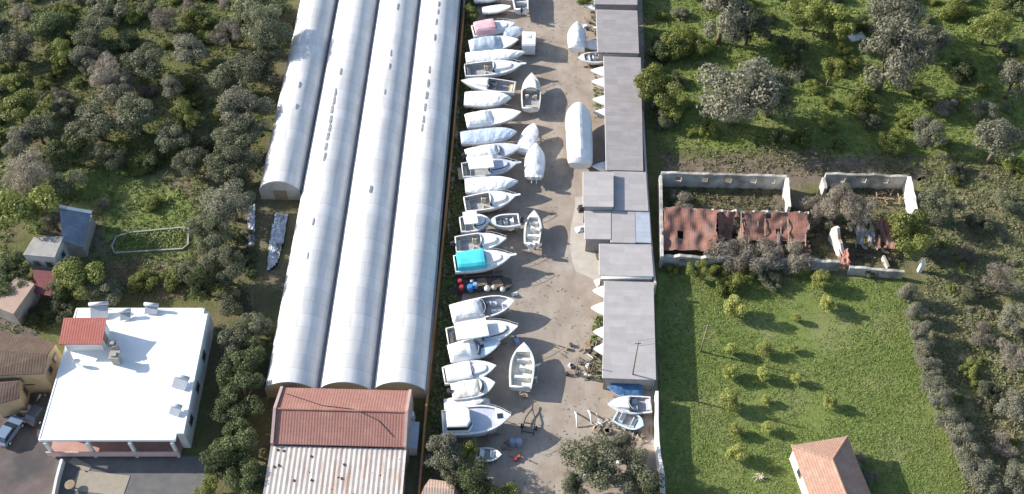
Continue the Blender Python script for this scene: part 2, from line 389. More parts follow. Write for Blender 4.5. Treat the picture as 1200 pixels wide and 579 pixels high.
# ------------------------------------------------------------------ trees
def crown_data(name, mat, seed, R0=2.5, rz=1.9, cz=2.9, nl=20, per=480, leaf=.13, lob=(.22,.46), aspect=1.6):
    rs.seed(seed)
    lc = unit(nl); lc *= rs.uniform(.3, 1.0, nl)[:,None]**.75
    lc[:,2] = lc[:,2]*.9+.08
    lc *= np.array([R0*rs.uniform(.85,1.1), R0*rs.uniform(.85,1.1), rz])
    lc[:,2] += cz
    lr = rs.uniform(*lob, nl)*R0
    C = []; N = []
    for c, r in zip(lc, lr):
        k = int(per*(r/(R0*.4))**2); d = unit(k)
        C.append(c+d*r*(rs.uniform(.25, 1, k)**.45)[:,None]*np.array([1,1,.8])); N.append(d*.75+unit(k)*.6+np.array([0,0,.15]))
    C = np.concatenate(C); N = np.concatenate(N); N /= np.linalg.norm(N, axis=1)[:,None]
    C[:,2] = np.maximum(C[:,2], .12)
    return quads(name, mat, C, N, leaf*rs.uniform(.6, 1.35, len(C)), aspect), lc
def trunk_data(name, lc, r=.2, hgt=1.5, seed=0):
    q = random.Random(seed); b = MB()
    top = (q.uniform(-.15,.15), q.uniform(-.15,.15), hgt)
    b.tube([(0,0,-.1), (q.uniform(-.1,.1), q.uniform(-.1,.1), hgt*.5), top], [r*1.35, r, r*.8], 7)
    for c in list(lc)[:7]:
        m = [top[i]+(c[i]-top[i])*.5 for i in range(3)]; m[2] -= .1
        b.tube([top, m, tuple(c)], [r*.6, r*.38, r*.12], 5)
    return b.mesh(name, BARK, True)
TREES = {}
def kind_meshes(sp, n, **kw):
    TREES[sp] = []
    for i in range(n):
        me, lc = crown_data('crown', LEAF[kw.get('leafset', sp)], 100+17*i+len(sp)*7, **{k: v for k, v in kw.items() if k not in ('leafset', 'r', 'hgt')})
        TREES[sp].append((me, trunk_data('trunk', lc, kw.get('r', .2), kw.get('hgt', 1.5), i)))
kind_meshes('olive', 5)
kind_meshes('grey', 4)
kind_meshes('dark', 3, leaf=.14)
kind_meshes('green', 4, nl=22, lob=(.25,.42), leaf=.14)
kind_meshes('young', 3, nl=18, per=200, leaf=.22, lob=(.34,.5))
kind_meshes('bare', 3, nl=16, per=260, leaf=.06, aspect=9)
kind_meshes('shrub_olive', 3, leafset='olive', rz=1.5, cz=1.2, hgt=.6, leaf=.15)
kind_meshes('shrub_green', 3, leafset='green', rz=1.3, cz=1.0, hgt=.5, leaf=.15)
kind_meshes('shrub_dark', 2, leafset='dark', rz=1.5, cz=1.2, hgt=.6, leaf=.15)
kind_meshes('shrub_bare', 3, leafset='bare', rz=1.2, cz=1.1, hgt=.5, nl=16, per=280, leaf=.06, aspect=9)
rs.seed(77)
TREE_POS = []
def tree(px, py, d, sp, label, group=None, name=None, zs=1.0):
    dm = d/PPM(py); s = dm/5.6
    shrub = sp.startswith('shrub')
    p = G(px, py, (1.2 if shrub else 2.9)*s*zs*.9); p.z = 0
    name = name or ('bush' if shrub else {'olive': 'olive_tree', 'grey': 'olive_tree', 'dark': 'evergreen_tree', 'green': 'leafy_tree', 'young': 'fruit_tree', 'bare': 'bare_tree'}[sp])
    r = thing(name, label, 'bush' if shrub else 'tree', p, R.uniform(0, 6.28), group)
    r.scale = (s*R.uniform(.85,1.17), s*R.uniform(.85,1.17), s*zs*R.uniform(.92,1.08))
    cm, tm = R.choice(TREES[sp])
    for nm, me in (('crown', cm), ('trunk', tm)):
        o = bpy.data.objects.new(nm, me); COL.objects.link(o); o.parent = r
    TREE_POS.append((p.x, p.y, dm/2))
    return r

T = [
 # left wood, beside the greenhouse
 (312,40,40,'olive','round olive crown leaning over the top corner of the short greenhouse tunnel'),
 (303,78,48,'olive','big olive that throws its shadow on the short greenhouse tunnel'),
 (262,88,46,'olive','olive tree just left of the one shading the short tunnel'),
 (268,128,50,'grey','pale olive with broad crown level with the tunnel shadow patch'),
 (262,165,48,'olive','olive in the tall row along the tunnel, below the pale broad one'),
 (252,200,46,'olive','olive in the tall row across from the open end of the short tunnel'),
 (258,240,52,'grey','large greyish olive right of the grassy clearing'),
 (246,276,44,'olive','olive right against the right end of the white-kerbed bed'),
 (262,312,46,'olive','olive beside the blue rubbish strip near the greenhouse'),
 (238,330,38,'dark','dark bushy tree behind the white roof villa'),
 (276,352,38,'olive','olive near the back right corner of the white roof villa'),
 (316,6,34,'dark','dark tree squeezed against the short tunnel at the top of the frame'),
 (285,18,44,'olive','olive at the top of the wood nearest the greenhouse'),
 # left wood, middle
 (222,60,46,'grey','grey-crowned olive standing over a green gap in the wood'),
 (176,74,48,'olive','rounded dark-edged olive in the middle of the upper wood'),
 (125,86,50,'bare','bare brownish-grey tree in the middle of the upper left wood'),
 (140,104,40,'grey','pale olive just below the bare brownish tree of the wood'),
 (202,106,34,'grey','small silvery olive in the green gap of the wood'),
 (216,134,46,'green','yellow-green tree inside the wood, the brightest crown there'),
 (160,138,58,'olive','wide olive left of the bright yellow-green tree'),
 (112,146,56,'olive','wide olive at the middle left of the wood'),
 (198,162,38,'olive','smaller olive under the bright yellow-green tree'),
 (222,190,40,'olive','olive at the upper right edge of the grassy clearing'),
 (182,188,34,'shrub_dark','dark shrub at the top edge of the grassy clearing'),
 (130,182,42,'olive','olive at the upper left edge of the grassy clearing'),
 (78,178,46,'dark','dark evergreen left of the grassy clearing'),
 (32,205,64,'bare','large bare grey tree at the left edge above the hidden grey house'),
 (80,215,36,'olive','small olive between the bare grey tree and the clearing'),
 (20,128,52,'green','green tree at the left edge of the wood'),
 (50,98,30,'shrub_green','bright green bush in the gap at the left of the wood'),
 (14,96,36,'shrub_green','bright green bush cut by the left edge of the frame'),
 (60,30,44,'dark','dark evergreen near the top left corner'),
 (18,55,46,'olive','olive at the left edge near the top corner'),
 (72,62,40,'green','light green tree below the dark one in the top left corner'),
 (100,70,38,'grey','pale silvery bush-like olive in the upper left wood'),
 (105,38,42,'olive','olive between the top left corner and the wood middle'),
 (132,14,46,'shrub_olive','low olive scrub at the top edge of the wood'),
 (150,48,40,'shrub_dark','dark shrub in the upper wood left of the brown tree'),
 (190,22,46,'bare','bare brown tree at the top edge of the wood'),
 (228,24,40,'shrub_green','yellowish bush at the top edge of the wood'),
 (255,42,38,'bare','brown leafless bushy tree near the top of the wood'),
 (45,155,42,'olive','olive left of the wide middle olive at the edge'),
 (20,168,40,'grey','grey olive above the large bare tree at the left edge'),
 (75,128,36,'shrub_olive','olive shrub on the dry slope of the left wood'),
 # around the houses at left
 (36,250,88,'green','large yellow-green tree hiding the back of the grey house'),
 (8,338,44,'dark','dark tree at the left edge, added to shade the pink flat roof'),  # tree added to put part of the pink roof in shade
 (70,336,34,'dark','dark shrubby tree right below the red awning, added for shade'),  # tree added for shade around the small houses
 (62,258,50,'bare','leafless grey crown mixed into the yellow-green tree by the house'),
 (16,312,44,'dark','dark tree at the left edge beside the grey house'),
 (98,326,62,'green','bushy green tree right of the small red awning'),
 (122,342,38,'olive','olive touching the back left corner of the white roof villa'),
 (72,362,36,'shrub_olive','shrub between the pink roof and the villa'),
 (44,372,34,'shrub_dark','dark shrub behind the ochre house'),
 (168,330,36,'shrub_green','yellow-green bush on the brown soil behind the villa'),
 (202,326,34,'shrub_green','bright bush below the white-kerbed bed'),
 (218,318,30,'shrub_olive','olive bush at the lower right of the white-kerbed bed'),
 (178,238,26,'shrub_green','green shrub in the grassy clearing'),
 (118,240,26,'shrub_bare','reddish brown dead shrub in the grassy clearing'),
 # between villa and greenhouse
 (276,398,38,'olive','olive right of the villa wall near its back corner'),
 (290,420,40,'dark','dark tree by the lower end of the greenhouse side'),
 (276,440,42,'dark','dark tree pressed to the villa side wall'),
 (284,466,48,'dark','dark evergreen left of the red tiled building'),
 (268,488,42,'dark','dark evergreen beside the villa front corner'),
 (280,520,52,'dark','big dark evergreen left of the pale corrugated roof'),
 (262,540,42,'dark','dark evergreen right of the villa patio'),
 (292,560,46,'dark','dark tree at the bottom beside the corrugated roof'),
 (244,574,40,'green','yellow-green shrub tree at the bottom right of the patio'),
 (300,380,34,'olive','olive against the middle of the greenhouse side'),
 # boatyard bottom
 (516,532,44,'grey','grey olive at the lower left of the boatyard below the biggest cabin boat'),
 (549,528,24,'young','narrow yellow-green tree below the biggest cabin boat'),
 (556,566,46,'dark','dark tree at the bottom of the boatyard entrance'),
 (590,582,46,'green','green tree cut by the bottom edge in the boatyard'),
 (702,542,62,'olive','large olive at the bottom right of the boatyard'),
 (746,558,54,'olive','olive next to the curved white wall at the bottom'),
 (730,522,36,'grey','pale olive between the two large olives of the yard corner'),
 (762,590,44,'dark','dark tree in the corner of the curved white wall at the bottom'),
 (528,556,40,'olive','olive above the pinkish hut at the bottom left of the yard'),
 (672,574,40,'olive','olive at the bottom edge left of the large yard olive'),
 (553,14,22,'green','yellow-green bush at the top left of the boatyard'),
 (686,-2,24,'green','yellow-green bush at the top of the dirt lane'),
 # upper right
 (848,18,68,'grey','grey olive at the top, upper left of the widest olive'),
 (878,32,44,'olive','olive joined to the grey one at the top, on its right'),
 (866,106,88,'grey','widest grey olive crown, above the ruin'),
 (905,112,56,'olive','darker olive joined to the right side of the widest olive'),
 (768,108,54,'green','yellow-green bushy tree beside the grey sheds'),
 (786,128,38,'shrub_green','lower green bush right beneath the yellow-green tree by the sheds'),
 (794,52,48,'shrub_green','bright green thicket near the top of the sheds'),
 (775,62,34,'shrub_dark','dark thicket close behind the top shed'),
 (822,56,34,'shrub_green','green bush between the thicket and the grey olive'),
 (946,14,50,'green','yellow-green tree at the top, left one of two'),
 (976,22,52,'green','yellow-green tree at the top, left of the white sheet'),
 (1050,18,62,'grey','grey olive at the top right of the white sheet'),
 (1042,72,78,'grey','large grey olive right of the white sheet'),
 (1090,52,44,'grey','pale olive joined to the upper right of the large grey one'),
 (974,84,40,'green','round green tree between the two large grey olives'),
 (1012,120,46,'shrub_green','bright green low bush below the round green tree'),
 (974,146,28,'shrub_green','small yellowish bush at the shadow edge above the ruin'),
 (1090,156,36,'grey','small grey olive above the right end of the ruin'),
 (1046,166,38,'shrub_green','green bush above the right half of the ruin'),
 (1110,128,30,'shrub_bare','brown dead bush in the right scrub'),
 (1154,130,30,'grey','small silvery olive at the right of the brown dead bush'),
 (1170,166,58,'grey','broad pale olive near the right edge above the scrub'),
 (1188,96,44,'grey','grey olive cut by the right edge'),
 (1160,30,52,'green','green tree near the top right corner'),
 (1120,12,40,'shrub_green','green bush at the top edge near the right corner'),
 (1190,6,36,'dark','dark tree in the top right corner'),
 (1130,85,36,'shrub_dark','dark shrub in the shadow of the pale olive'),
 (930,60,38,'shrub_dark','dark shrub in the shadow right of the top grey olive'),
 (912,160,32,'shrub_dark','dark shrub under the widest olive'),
 (830,150,30,'shrub_green','green bush on the lower left of the widest olive'),
 (1010,30,30,'shrub_dark','dark shrub behind the white sheet'),
 # ruin
 (858,266,34,'shrub_bare','bare bush growing through the hole of the collapsed tile roof'),
 (912,240,26,'shrub_bare','bare bush in the rear room by the inner end wall of the ruin'),
 (838,312,24,'shrub_green','green bush leaning on the ruin front wall at the left thicket'),
 (940,316,26,'shrub_green','green bush leaning on the ruin front wall below the broken gable'),
 (875,318,22,'shrub_green','green bush at the foot of the middle thicket of the ruin'),
 (1020,318,24,'shrub_olive','olive bush at the foot of the front wall of the right ruin'),
 (800,238,36,'shrub_bare','bare grey bush in the left room of the ruin'),
 (985,240,56,'bare','large bare bush overgrowing the gap of the ruin'),
 (1008,252,48,'bare','bare bush right over the broken white gable of the ruin'),
 (956,250,50,'shrub_bare','bare bush left of the broken white gable'),
 (852,300,64,'shrub_bare','bare thicket over the front wall of the ruin, left one'),
 (892,302,62,'shrub_bare','bare thicket over the middle of the front wall of the ruin'),
 (930,300,54,'shrub_bare','bare thicket over the front wall nearest the broken gable'),
 (1062,277,52,'green','yellow-green bush at the right end of the ruin'),
 (1098,244,42,'olive','dark olive outside the right end of the ruin'),
 # in front of the ruin
 (818,318,26,'green','green bush at the left front corner of the ruin'),
 (856,332,40,'shrub_green','broad green bush before the ruin front wall, left of the grey one'),
 (903,330,32,'shrub_olive','greyish bush before the ruin front wall'),
 (788,316,22,'shrub_green','small bush beside the sheds at the ruin corner'),
]
ORCH = [(863,361,32,'largest fruit tree of the field, nearest the ruin on the left'),
 (962,328,26,'fruit tree before the ruin wall, right of the grey bush'), (968,355,24,'fruit tree just below the one by the ruin wall'),
 (933,373,12,'tiny yellow sapling alone below the ruin wall'),
 (857,410,17,'young fruit tree, first of the upper row of three'), (897,408,19,'young fruit tree, middle of the upper row of three'),
 (930,408,12,'tiny sapling, last of the upper row of three'),
 (856,436,20,'young fruit tree, first of the second row of three'), (895,438,19,'young fruit tree, middle of the second row of three'),
 (933,444,14,'small sapling, last of the second row of three'),
 (857,468,28,'bushy fruit tree below the two rows of three'), (897,468,13,'tiny sapling right of the bushy fruit tree'),
 (862,503,18,'young fruit tree below the bushy one'), (900,501,17,'young fruit tree left above the tiled house'),
 (864,533,25,'lowest fruit tree of the field, left of the tiled house'), (972,470,18,'greyish sapling standing alone mid field')]
HEDGE = [(1064,345,32,'first olive at the upper end of the hedge row'), (1072,366,32,'second olive down the hedge row'), (1077,388,34,'third olive down the hedge row'),
 (1083,409,32,'fourth olive down the hedge row'), (1087,430,34,'fifth olive down the hedge row'), (1093,450,32,'sixth olive down the hedge row'), (1102,470,36,'seventh olive down the hedge row'),
 (1112,492,36,'eighth olive down the hedge row'), (1126,512,40,'ninth olive down the hedge row'), (1134,536,40,'tenth olive down the hedge row'), (1150,562,46,'last olive at the lower end of the hedge row')]
EDGE = [(1150,262,42,'shrub_olive','olive bush on the slope right of the ruin'), (1130,300,34,'shrub_bare','brown bush in the shadow right of the ruin'), (1178,236,44,'olive','olive near the right edge level with the ruin'),
 (1174,330,56,'bare','pale leafless tree at the right edge below the ruin level'), (1140,345,40,'shrub_olive','olive bush between hedge row and the leafless tree'), (1186,372,50,'grey','grey olive at the right edge, upper of two'),
 (1150,390,44,'shrub_bare','dry brown bush right of the hedge row'), (1182,420,54,'bare','leafless brown tree at the right edge mid height'), (1136,432,34,'shrub_green','green bush just right of the hedge row middle'),
 (1160,460,40,'shrub_olive','olive bush below the leafless brown tree'), (1190,480,50,'grey','grey olive at the right edge, lower of two'), (1172,520,40,'shrub_bare','dry bush near the lower right corner'),
 (1190,560,52,'grey','grey olive in the lower right corner'), (1120,200,32,'shrub_olive','olive bush above the slope at the ruin corner'), (1190,195,36,'shrub_green','green bush at the right edge above the slope')]
for a in T:
    row = 236 <= a[0] <= 335 and a[1] < 260
    tall = a[3] in ('olive', 'dark', 'grey') and 236 <= a[0] <= 335 and a[1] < 580
    big = 1.22 if tall else 1.12 if a[3] in ('olive', 'grey', 'dark') else 1.0
    tree(a[0]+(14 if row and a[0] < 290 else 0), a[1], a[2]*big*(1.1 if row else 1), a[3], a[4], zs=(1.3 if a[0] == 312 else .72 if a[0] > 295 else .85) if row else (.95 if a[1] > 340 else 1.3) if tall else .85 if a[0] < 300 else 1.15)
for px, py, d, l in ORCH: tree(px, py, d*.92, 'young', l, 'fruit trees in the field', zs=1.25)
for px, py, d, l in HEDGE: tree(px, py, d, 'grey', l+' at the right', 'olives of the hedge row')
for a in EDGE: tree(a[0], a[1], a[2]*.85, *a[3:])
def fill(poly, n, dmin, dmax, sps, label, group, tries=4000, pad=.8):
    done = 0; xs = [p[0] for p in poly]; ys = [p[1] for p in poly]
    for _ in range(tries):
        px, py = R.uniform(min(xs), max(xs)), R.uniform(min(ys), max(ys))
        if not inside(poly, np.array([px]), np.array([py]))[0]: continue
        d = R.uniform(dmin, dmax); p = G(px, py, 1); r = d/PPM(py)/2
        if any((p.x-a)**2+(p.y-c)**2 < (pad*(r+q)*.75)**2 for a, c, q in TREE_POS): continue
        tree(px, py, d, R.choice(sps), label, group); done += 1
        if done >= n: break
fill([(-10,-10), (325,-10), (300,140), (240,200), (60,200), (-10,190)], 70, 16, 30, ['shrub_olive', 'shrub_green', 'shrub_bare', 'shrub_green'], 'low scrub bush crowded between the trees of the left wood', 'scrub of the left wood')
fill([(760,-10), (1200,-10), (1200,180), (960,170), (770,165)], 52, 14, 30, ['shrub_green', 'shrub_green', 'shrub_olive'], 'low green bush scattered in the pasture above the ruin', 'bushes of the upper pasture')
fill([(1095,200), (1210,200), (1210,580), (1165,580), (1110,430), (1095,350)], 22, 10, 20, ['shrub_olive', 'shrub_bare', 'shrub_green'], 'low dry bush scattered on the scrubby slope at the right', 'bushes of the right slope')
fill([(240,190), (300,200), (296,345), (230,345)], 10, 18, 28, ['shrub_dark', 'shrub_olive'], 'low bush under the olives along the greenhouse', 'bushes under the greenhouse olives')

# ------------------------------------------------------------------ greenhouse tunnels
YAW = -math.atan(.028)
def along(x0, y): return Vector((x0+.028*(y-68.58), y, 0))
def tunnel(label, x0, x1, y0, y1, gut, rise, vents, left_wall, right_wall, end_m):
    W = x1-x0; c = along((x0+x1)/2, y0); L = (y1-y0)
    t = thing('greenhouse_tunnel', label, 'greenhouse', c, YAW, 'greenhouse tunnels')
    hw = W/2-.1; rad = (hw*hw+rise*rise)/(2*rise); a0 = math.asin(hw/rad); zc = gut+rise-rad
    prof = [(rad*math.sin(-a0+2*a0*k/18), zc+rad*math.cos(-a0+2*a0*k/18)) for k in range(19)]
    b = MB(); secs = []
    n = int(L/1)
    for i in range(n+1):
        y = L*i/n
        s_ = .025*math.sin(i*math.pi)  # hoop spacing handled in the sheet texture
        secs.append([(x, y, z+(.05*noise.noise(Vector((x*.5+x0, y*.3, 2)))-(.035 if i % 2 else 0))*math.cos(x/hw*1.4)) for x, z in prof])
    b.loft(secs, False, False); b.build('plastic_cover', PLASTIC, t, smooth=True)
    b = MB(); e = [(x, .03, z-.04) for x, z in prof]
    b.add(e+[(hw, .03, 0), (-hw, .03, 0)]+[(x, .15, z) for x, _, z in e]+[(hw, .15, 0), (-hw, .15, 0)],
          [tuple(range(21)), tuple(range(41, 20, -1))]+[(i, i+21, (i+1) % 21+21, (i+1) % 21) for i in range(21)])
    ew = b.build('end_wall', end_m, t)
    b = MB(); b.box((0, -.02, 1.0), (1.8, .06, 2.0)); b.build('door', WOOD, ew)
    b = MB(); b.tube([(x, 0, z+.01) for x, z in prof], .05, 6); b.build('end_hoop', METAL, t)
    b = MB(); b.box((hw+.1, L/2, gut+.02), (.24, L, .12)); b.build('gutter', M('zinc_gutter', (.2,.2,.21), (.3,.3,.3), 1, .6), t)
    if left_wall:
        b = MB(); b.box((-hw+.02, L/2, gut/2), (.05, L, gut)); b.build('side_wall', M('hazy_side_sheet', (.6,.62,.66), (.5,.52,.56), .8, .5), t)
    if right_wall:
        b = MB(); b.box((hw-.04, L/2, gut/2), (.05, L, gut)); b.build('side_wall', M('pale_side_sheet', (.5,.52,.55), (.42,.44,.48), .8, .5), t)
    for (fx, vy, ln, wd) in vents:
        a = a0*fx; x, z = rad*math.sin(a), zc+rad*math.cos(a); y = vy-y0
        b = MB(); ca, sa = math.cos(a), math.sin(a)
        vs = []
        for dx, dy in ((-.5,-.5), (.1,-.62), (.5,-.4), (.46,.3), (.05,.5), (-.42,.42)):
            X = dx*wd; vs.append((x+X*ca, y+dy*ln, z-X*sa+.03))
        b.slab(vs, .05); b.build('patch', M('dark_tear', (.16,.16,.17), (.3,.3,.31), 2, .7), t)
    return t
OCH2 = M('ochre_end_panel', (.42,.34,.22), (.36,.28,.18), .8, .8, .2, c3=(.35,.33,.3))
def vy(py): return G(0, py, 3.8).y
def V(*lst): return [(f, vy(p), l, wd) for f, p, l, wd in lst]
tunnel('short white greenhouse tunnel at the far left, ending before the others', -36.3, -30.42, 99.8, 168, 2.1, 1.9,
       V((.1,100,1.2,.25), (.15,125,1,.22)), True, False, M('grey_end_panel', (.5,.47,.43), (.38,.33,.27), .7, .8))
tunnel('long white greenhouse tunnel with a string of dark patches, second from the left', -30.3, -23.75, 67.9, 168, 2.0, 1.95,
       V((-.05,84,1.4,.3), (-.12,108,1.6,.32), (-.12,118,1.6,.36), (-.14,128,1.5,.4), (-.12,140,1.5,.4), (-.1,150,1.4,.4), (-.12,160,1.5,.4), (-.12,172,1.4,.38), (-.1,184,1.5,.3), (-.1,260,1.2,.25), (-.08,300,1.2,.22)), True, False, OCH2)
tunnel('long clean white greenhouse tunnel between the patched one and the one by the boatyard', -23.65, -17.08, 67.9, 168, 2.0, 1.95,
       V((.1,8,1.4,.2), (.08,62,1.4,.2), (.1,78,1.2,.2), (.05,108,1,.2), (.02,222,1.2,.35)), False, False, OCH2)
tunnel('long white greenhouse tunnel nearest the boatyard, dark marks on its ridge', -16.98, -10.45, 67.9, 168, 2.0, 1.95,
       V((.05,5,1.2,.24), (.05,14,1.2,.24), (.02,26,1.4,.26), (.02,44,1.4,.22), (-.05,82,1.5,.3), (-.05,98,1.6,.34), (-.06,112,1.5,.36), (-.07,126,1.5,.36), (-.08,140,1.4,.34), (-.1,150,1.4,.3)), False, True, OCH2)

# ------------------------------------------------------------------ walls
def poly_wall(name, label, pxs, h, th, m, cap=None, wob=0):
    P = [G(x, y, h) for x, y in pxs]; o0 = P[0].copy(); o0.z = 0
    b = MB(); n = len(P)
    ns = []
    for i in range(n):
        d = (P[min(i+1, n-1)]-P[max(i-1, 0)]); d.z = 0; d.normalize(); ns.append(Vector((-d.y, d.x, 0))*th/2)
    secs = []
    for i, p in enumerate(P):
        hh = h+wob*R.uniform(-1, 1); q = p-o0
        a, c = q+ns[i], q-ns[i]
        secs.append([(a.x, a.y, 0), (a.x, a.y, hh), (c.x, c.y, hh), (c.x, c.y, 0)])
    b.loft(secs, True, True, closed=True)
    return tag(b.build(name, m, None, o0), label, 'wall')
poly_wall('boundary_wall', 'long low terracotta block wall between greenhouse and boatyard', [(546,-40), (543,20), (536,100), (531,160), (524,230), (518,290), (513,340), (508,390), (503,440), (499,480), (494,540), (489,600)], 1.1, .22, BRICKW, wob=.05)
poly_wall('boundary_wall', 'curved white wall along the bottom right side of the boatyard', [(770,458), (770,490), (771,515), (773,535), (777,555), (778,580), (780,620)], 2.0, .35, WALLW, wob=.03)
poly_wall('garden_kerb', 'white kerb loop around the planted garden bed', [(152,272), (215,266), (221,268), (220,286), (214,291), (134,296), (131,288), (136,277), (152,272)], .3, .2, CONC)
poly_wall('patio_wall', 'low white wall along the left side of the villa patio', [(72,538), (66,560), (58,600)], 1.0, .3, WALLW)
poly_wall('garden_wall', 'low ochre wall before the ochre house', [(47,462), (42,474), (33,482), (24,482)], .9, .25, OCHRE)

# ------------------------------------------------------------------ villa with the white roof
def px_poly(pxs, z, o): return [(G(x, y, z)-o) for x, y in pxs]
ZV = 3.9
A, B_, C_, D_ = G(46,515,ZV), G(212,500,ZV), G(246,366,ZV), G(95,360,ZV)
vo = Vector(((A.x+B_.x)/2, A.y, 0))
ang = math.radians(2.5)
t = thing('villa', 'large white villa with flat white roof and a small red-tiled roof hut', 'house', vo, 0)
def rel(p, z=None): q = p-vo; return (q.x, q.y, p.z if z is None else z)
# square plan aligned with the photo: x from xl to xr, y from yf to yb
xl, xr = (D_.x-vo.x)*.5+(A.x-vo.x)*.5, (B_.x-vo.x)*.4+(C_.x-vo.x)*.6
yf, yb = 0.0, (C_.y-vo.y)*.5+(D_.y-vo.y)*.5
b = MB(); b.prism([(xl,yf+2.2), (xr-.9,yf+2.2), (xr-.9,yf+.9), (xr,yf+.9), (xr,yb), (xl,yb)], 0, ZV-.35)
body = b.build('wall', WALLW, t)
b = MB(); b.prism([(xl-.35,yf-.1), (xr-.8,yf-.1), (xr-.8,yf+.8), (xr+.06,yf+.8), (xr+.06,yb-.6), (xr-.5,yb-.6), (xr-.5,yb+.25), (xl-.35,yb+.25)], ZV-.345, ZV)
b.build('roof', ROOFW, t)
b = MB()
for (x0,y0,x1,y1) in ((xl-.35,yf-.1,xr-.8,yf-.1), (xr+.06,yf+.8,xr+.06,yb-.6), (xl-.35,yb+.25,xr-.5,yb+.25), (xl-.35,yf-.1,xl-.35,yb+.25)):
    cx, cy = (x0+x1)/2, (y0+y1)/2; b.box((cx + (.09 if x0==x1 and x0<0 else -.09 if x0==x1 else 0), cy+(.09 if y0==y1 and y0<5 else -.09 if y0==y1 else 0), ZV+.03), (max(abs(x1-x0)-.4,.16), max(abs(y1-y0)-.4,.16), .06))
b.build('parapet', ROOFW, t)
# stair hut
h0 = rel(G(78,412,ZV)); h1 = rel(G(124,412,ZV)); hd = 3.0
b = MB(); b.box(((h0[0]+h1[0])/2, h0[1]+hd/2, ZV+1.05), (h1[0]-h0[0]-.3, hd-.2, 2.1)); hut = b.build('roof_hut', WALLW, t)
b = MB(); z0 = ZV+2.1
b.slab([(h0[0]-.2,h0[1]-.25,z0), (h1[0]+.2,h0[1]-.25,z0), (h1[0]+.2,h0[1]+hd+.1,z0+.75), (h0[0]-.2,h0[1]+hd+.1,z0+.75)], .14); b.build('tiled_roof', tile_mat('new_red_tiles', (.4,.14,.115), (.35,.12,.1), (.42,.17,.14)), hut)
b = MB(); b.box(((h0[0]+h1[0])/2, h0[1]+hd+.04, ZV+1.4), (h1[0]-h0[0]-.3, .1, 2.6)); b.build('back_wall', WALLW, hut)
b = MB(); b.box((h1[0]-.1, h0[1]+1.4, ZV+.95), (.1, .9, 1.9)); b.build('door', WOOD, hut)
# chimneys on the roof
for px, py, s in ((136,411,.8), (138,424,1.0)):
    q = rel(G(px, py, ZV)); b = MB(); b.box((q[0], q[1], ZV+.75), (s*.9, s*.9, 1.5)); ch = b.build('chimney', M('bare_concrete', (.4,.36,.31), (.33,.29,.25), 1.5, .9), t)
    b = MB(); b.box((q[0], q[1], ZV+1.58), (s*1.2, s*1.2, .12)); b.box((q[0], q[1], ZV+1.75), (s*.6, s*.6, .22)); b.build('cap', CONC, ch)
# front balcony
b = MB(); b.box(((xl+xr)/2-.5, yf+.85, .5), (xr-xl-.8, 2.6, .25)); bal = b.build('balcony', M('pinkish_balcony_tiles', (.45,.27,.23), (.37,.22,.19), 1.2, .7), t)
b = MB(); b.box(((xl+xr)/2-.5, yf-.45, 1.1), (xr-xl-.7, .14, .95)); b.build('railing', M('pink_rendered_rail', (.6,.42,.4), (.5,.35,.33), 1, .8), bal)
for k in range(4):
    x = xl+.35+k*(xr-xl-1.6)/3
    b = MB(); b.box((x, yf-.2, (ZV-.35)/2), (.35, .35, ZV-.36)); b.build('pillar', WALLW, t)
for k in range(4):
    x = xl+2+k*4.1
    b = MB(); b.box((x, yf+2.17, 2.0), (1.6, .1, 1.9)); wf = b.build('window', WOOD, t)
    b = MB(); b.box((x, yf+2.1, 2.0), (1.3, .06, 1.6)); b.build('pane', GLASS, wf)
for k in range(3):
    y = yf+3.5+k*4.5
    b = MB(); b.box((xr+.02, y, 2.1), (.1, 1.3, 1.3)); wf = b.build('window', WOOD, t)
    b = MB(); b.box((xr+.07, y, 2.1), (.06, 1.0, 1.05)); b.build('pane', GLASS, wf)
# things on the villa roof
def solar(px, py, label, w_, d_, tilt, rz):
    p = G(px, py, ZV); s = thing('solar_heater', label, 'solar heater', p, rz, 'solar heaters on the villa roof')
    b = MB(); c, n_ = math.cos(tilt), math.sin(tilt)
    b.slab([(-w_/2,-d_/2*c,.25), (w_/2,-d_/2*c,.25), (w_/2,d_/2*c,.25+d_*n_), (-w_/2,d_/2*c,.25+d_*n_)], .09); pn = b.build('panel', M('pale_solar_glass', (.3,.33,.38), (.4,.42,.46), 1, .2, .5), s)
    b = MB(); b.tube([(-w_/2-.1, d_/2*c+.15, .5+d_*n_), (w_/2+.1, d_/2*c+.15, .5+d_*n_)], .24, 10); b.build('tank', METAL, s, smooth=True)
    b = MB()
    for x in (-w_/2+.1, w_/2-.1):
        b.tube([(x, d_/2*c, 0), (x, d_/2*c, .3+d_*n_)], .03, 5); b.tube([(x, -d_/2*c, 0), (x, -d_/2*c, .24)], .03, 5)
    b.build('stand', STEEL, s)
solar(118,369,'solar water heater at the back left of the villa roof, behind the red hut', 2.2, 1.6, .5, .1)
solar(148,373,'smaller solar panel just right of the one behind the red hut', 1.3, .9, .5, .1)
solar(178,366,'solar panel near the middle of the villa roof back edge', 1.6, .9, .5, -.1)
solar(212,452,'solar water heater at the right side of the villa roof', 1.8, 1.2, .5, -.3)
solar(206,484,'small solar panel near the front right corner of the villa roof', 1.3, .9, .5, -.3)
p = G(92,426,ZV); s = thing('satellite_dish', 'grey satellite dish on the roof in front of the red hut', 'satellite dish', p, .3)
b = MB(); rings = [[(.5*r_*math.cos(a), -.15-.25*(1-r_*r_), .8+.5*r_*math.sin(a)) for a in [2*math.pi*k/14 for k in range(14)]] for r_ in (.02,.4,.75,1)]
b.loft(rings, True, False, closed=True); b.build('dish', METAL, s, smooth=True)
b = MB(); b.tube([(0,-.1,0), (0,-.1,.8)], .05, 6); b.tube([(0,-.3,.75), (0,-.75,.75)], .03, 5); b.build('mast', STEEL, s)
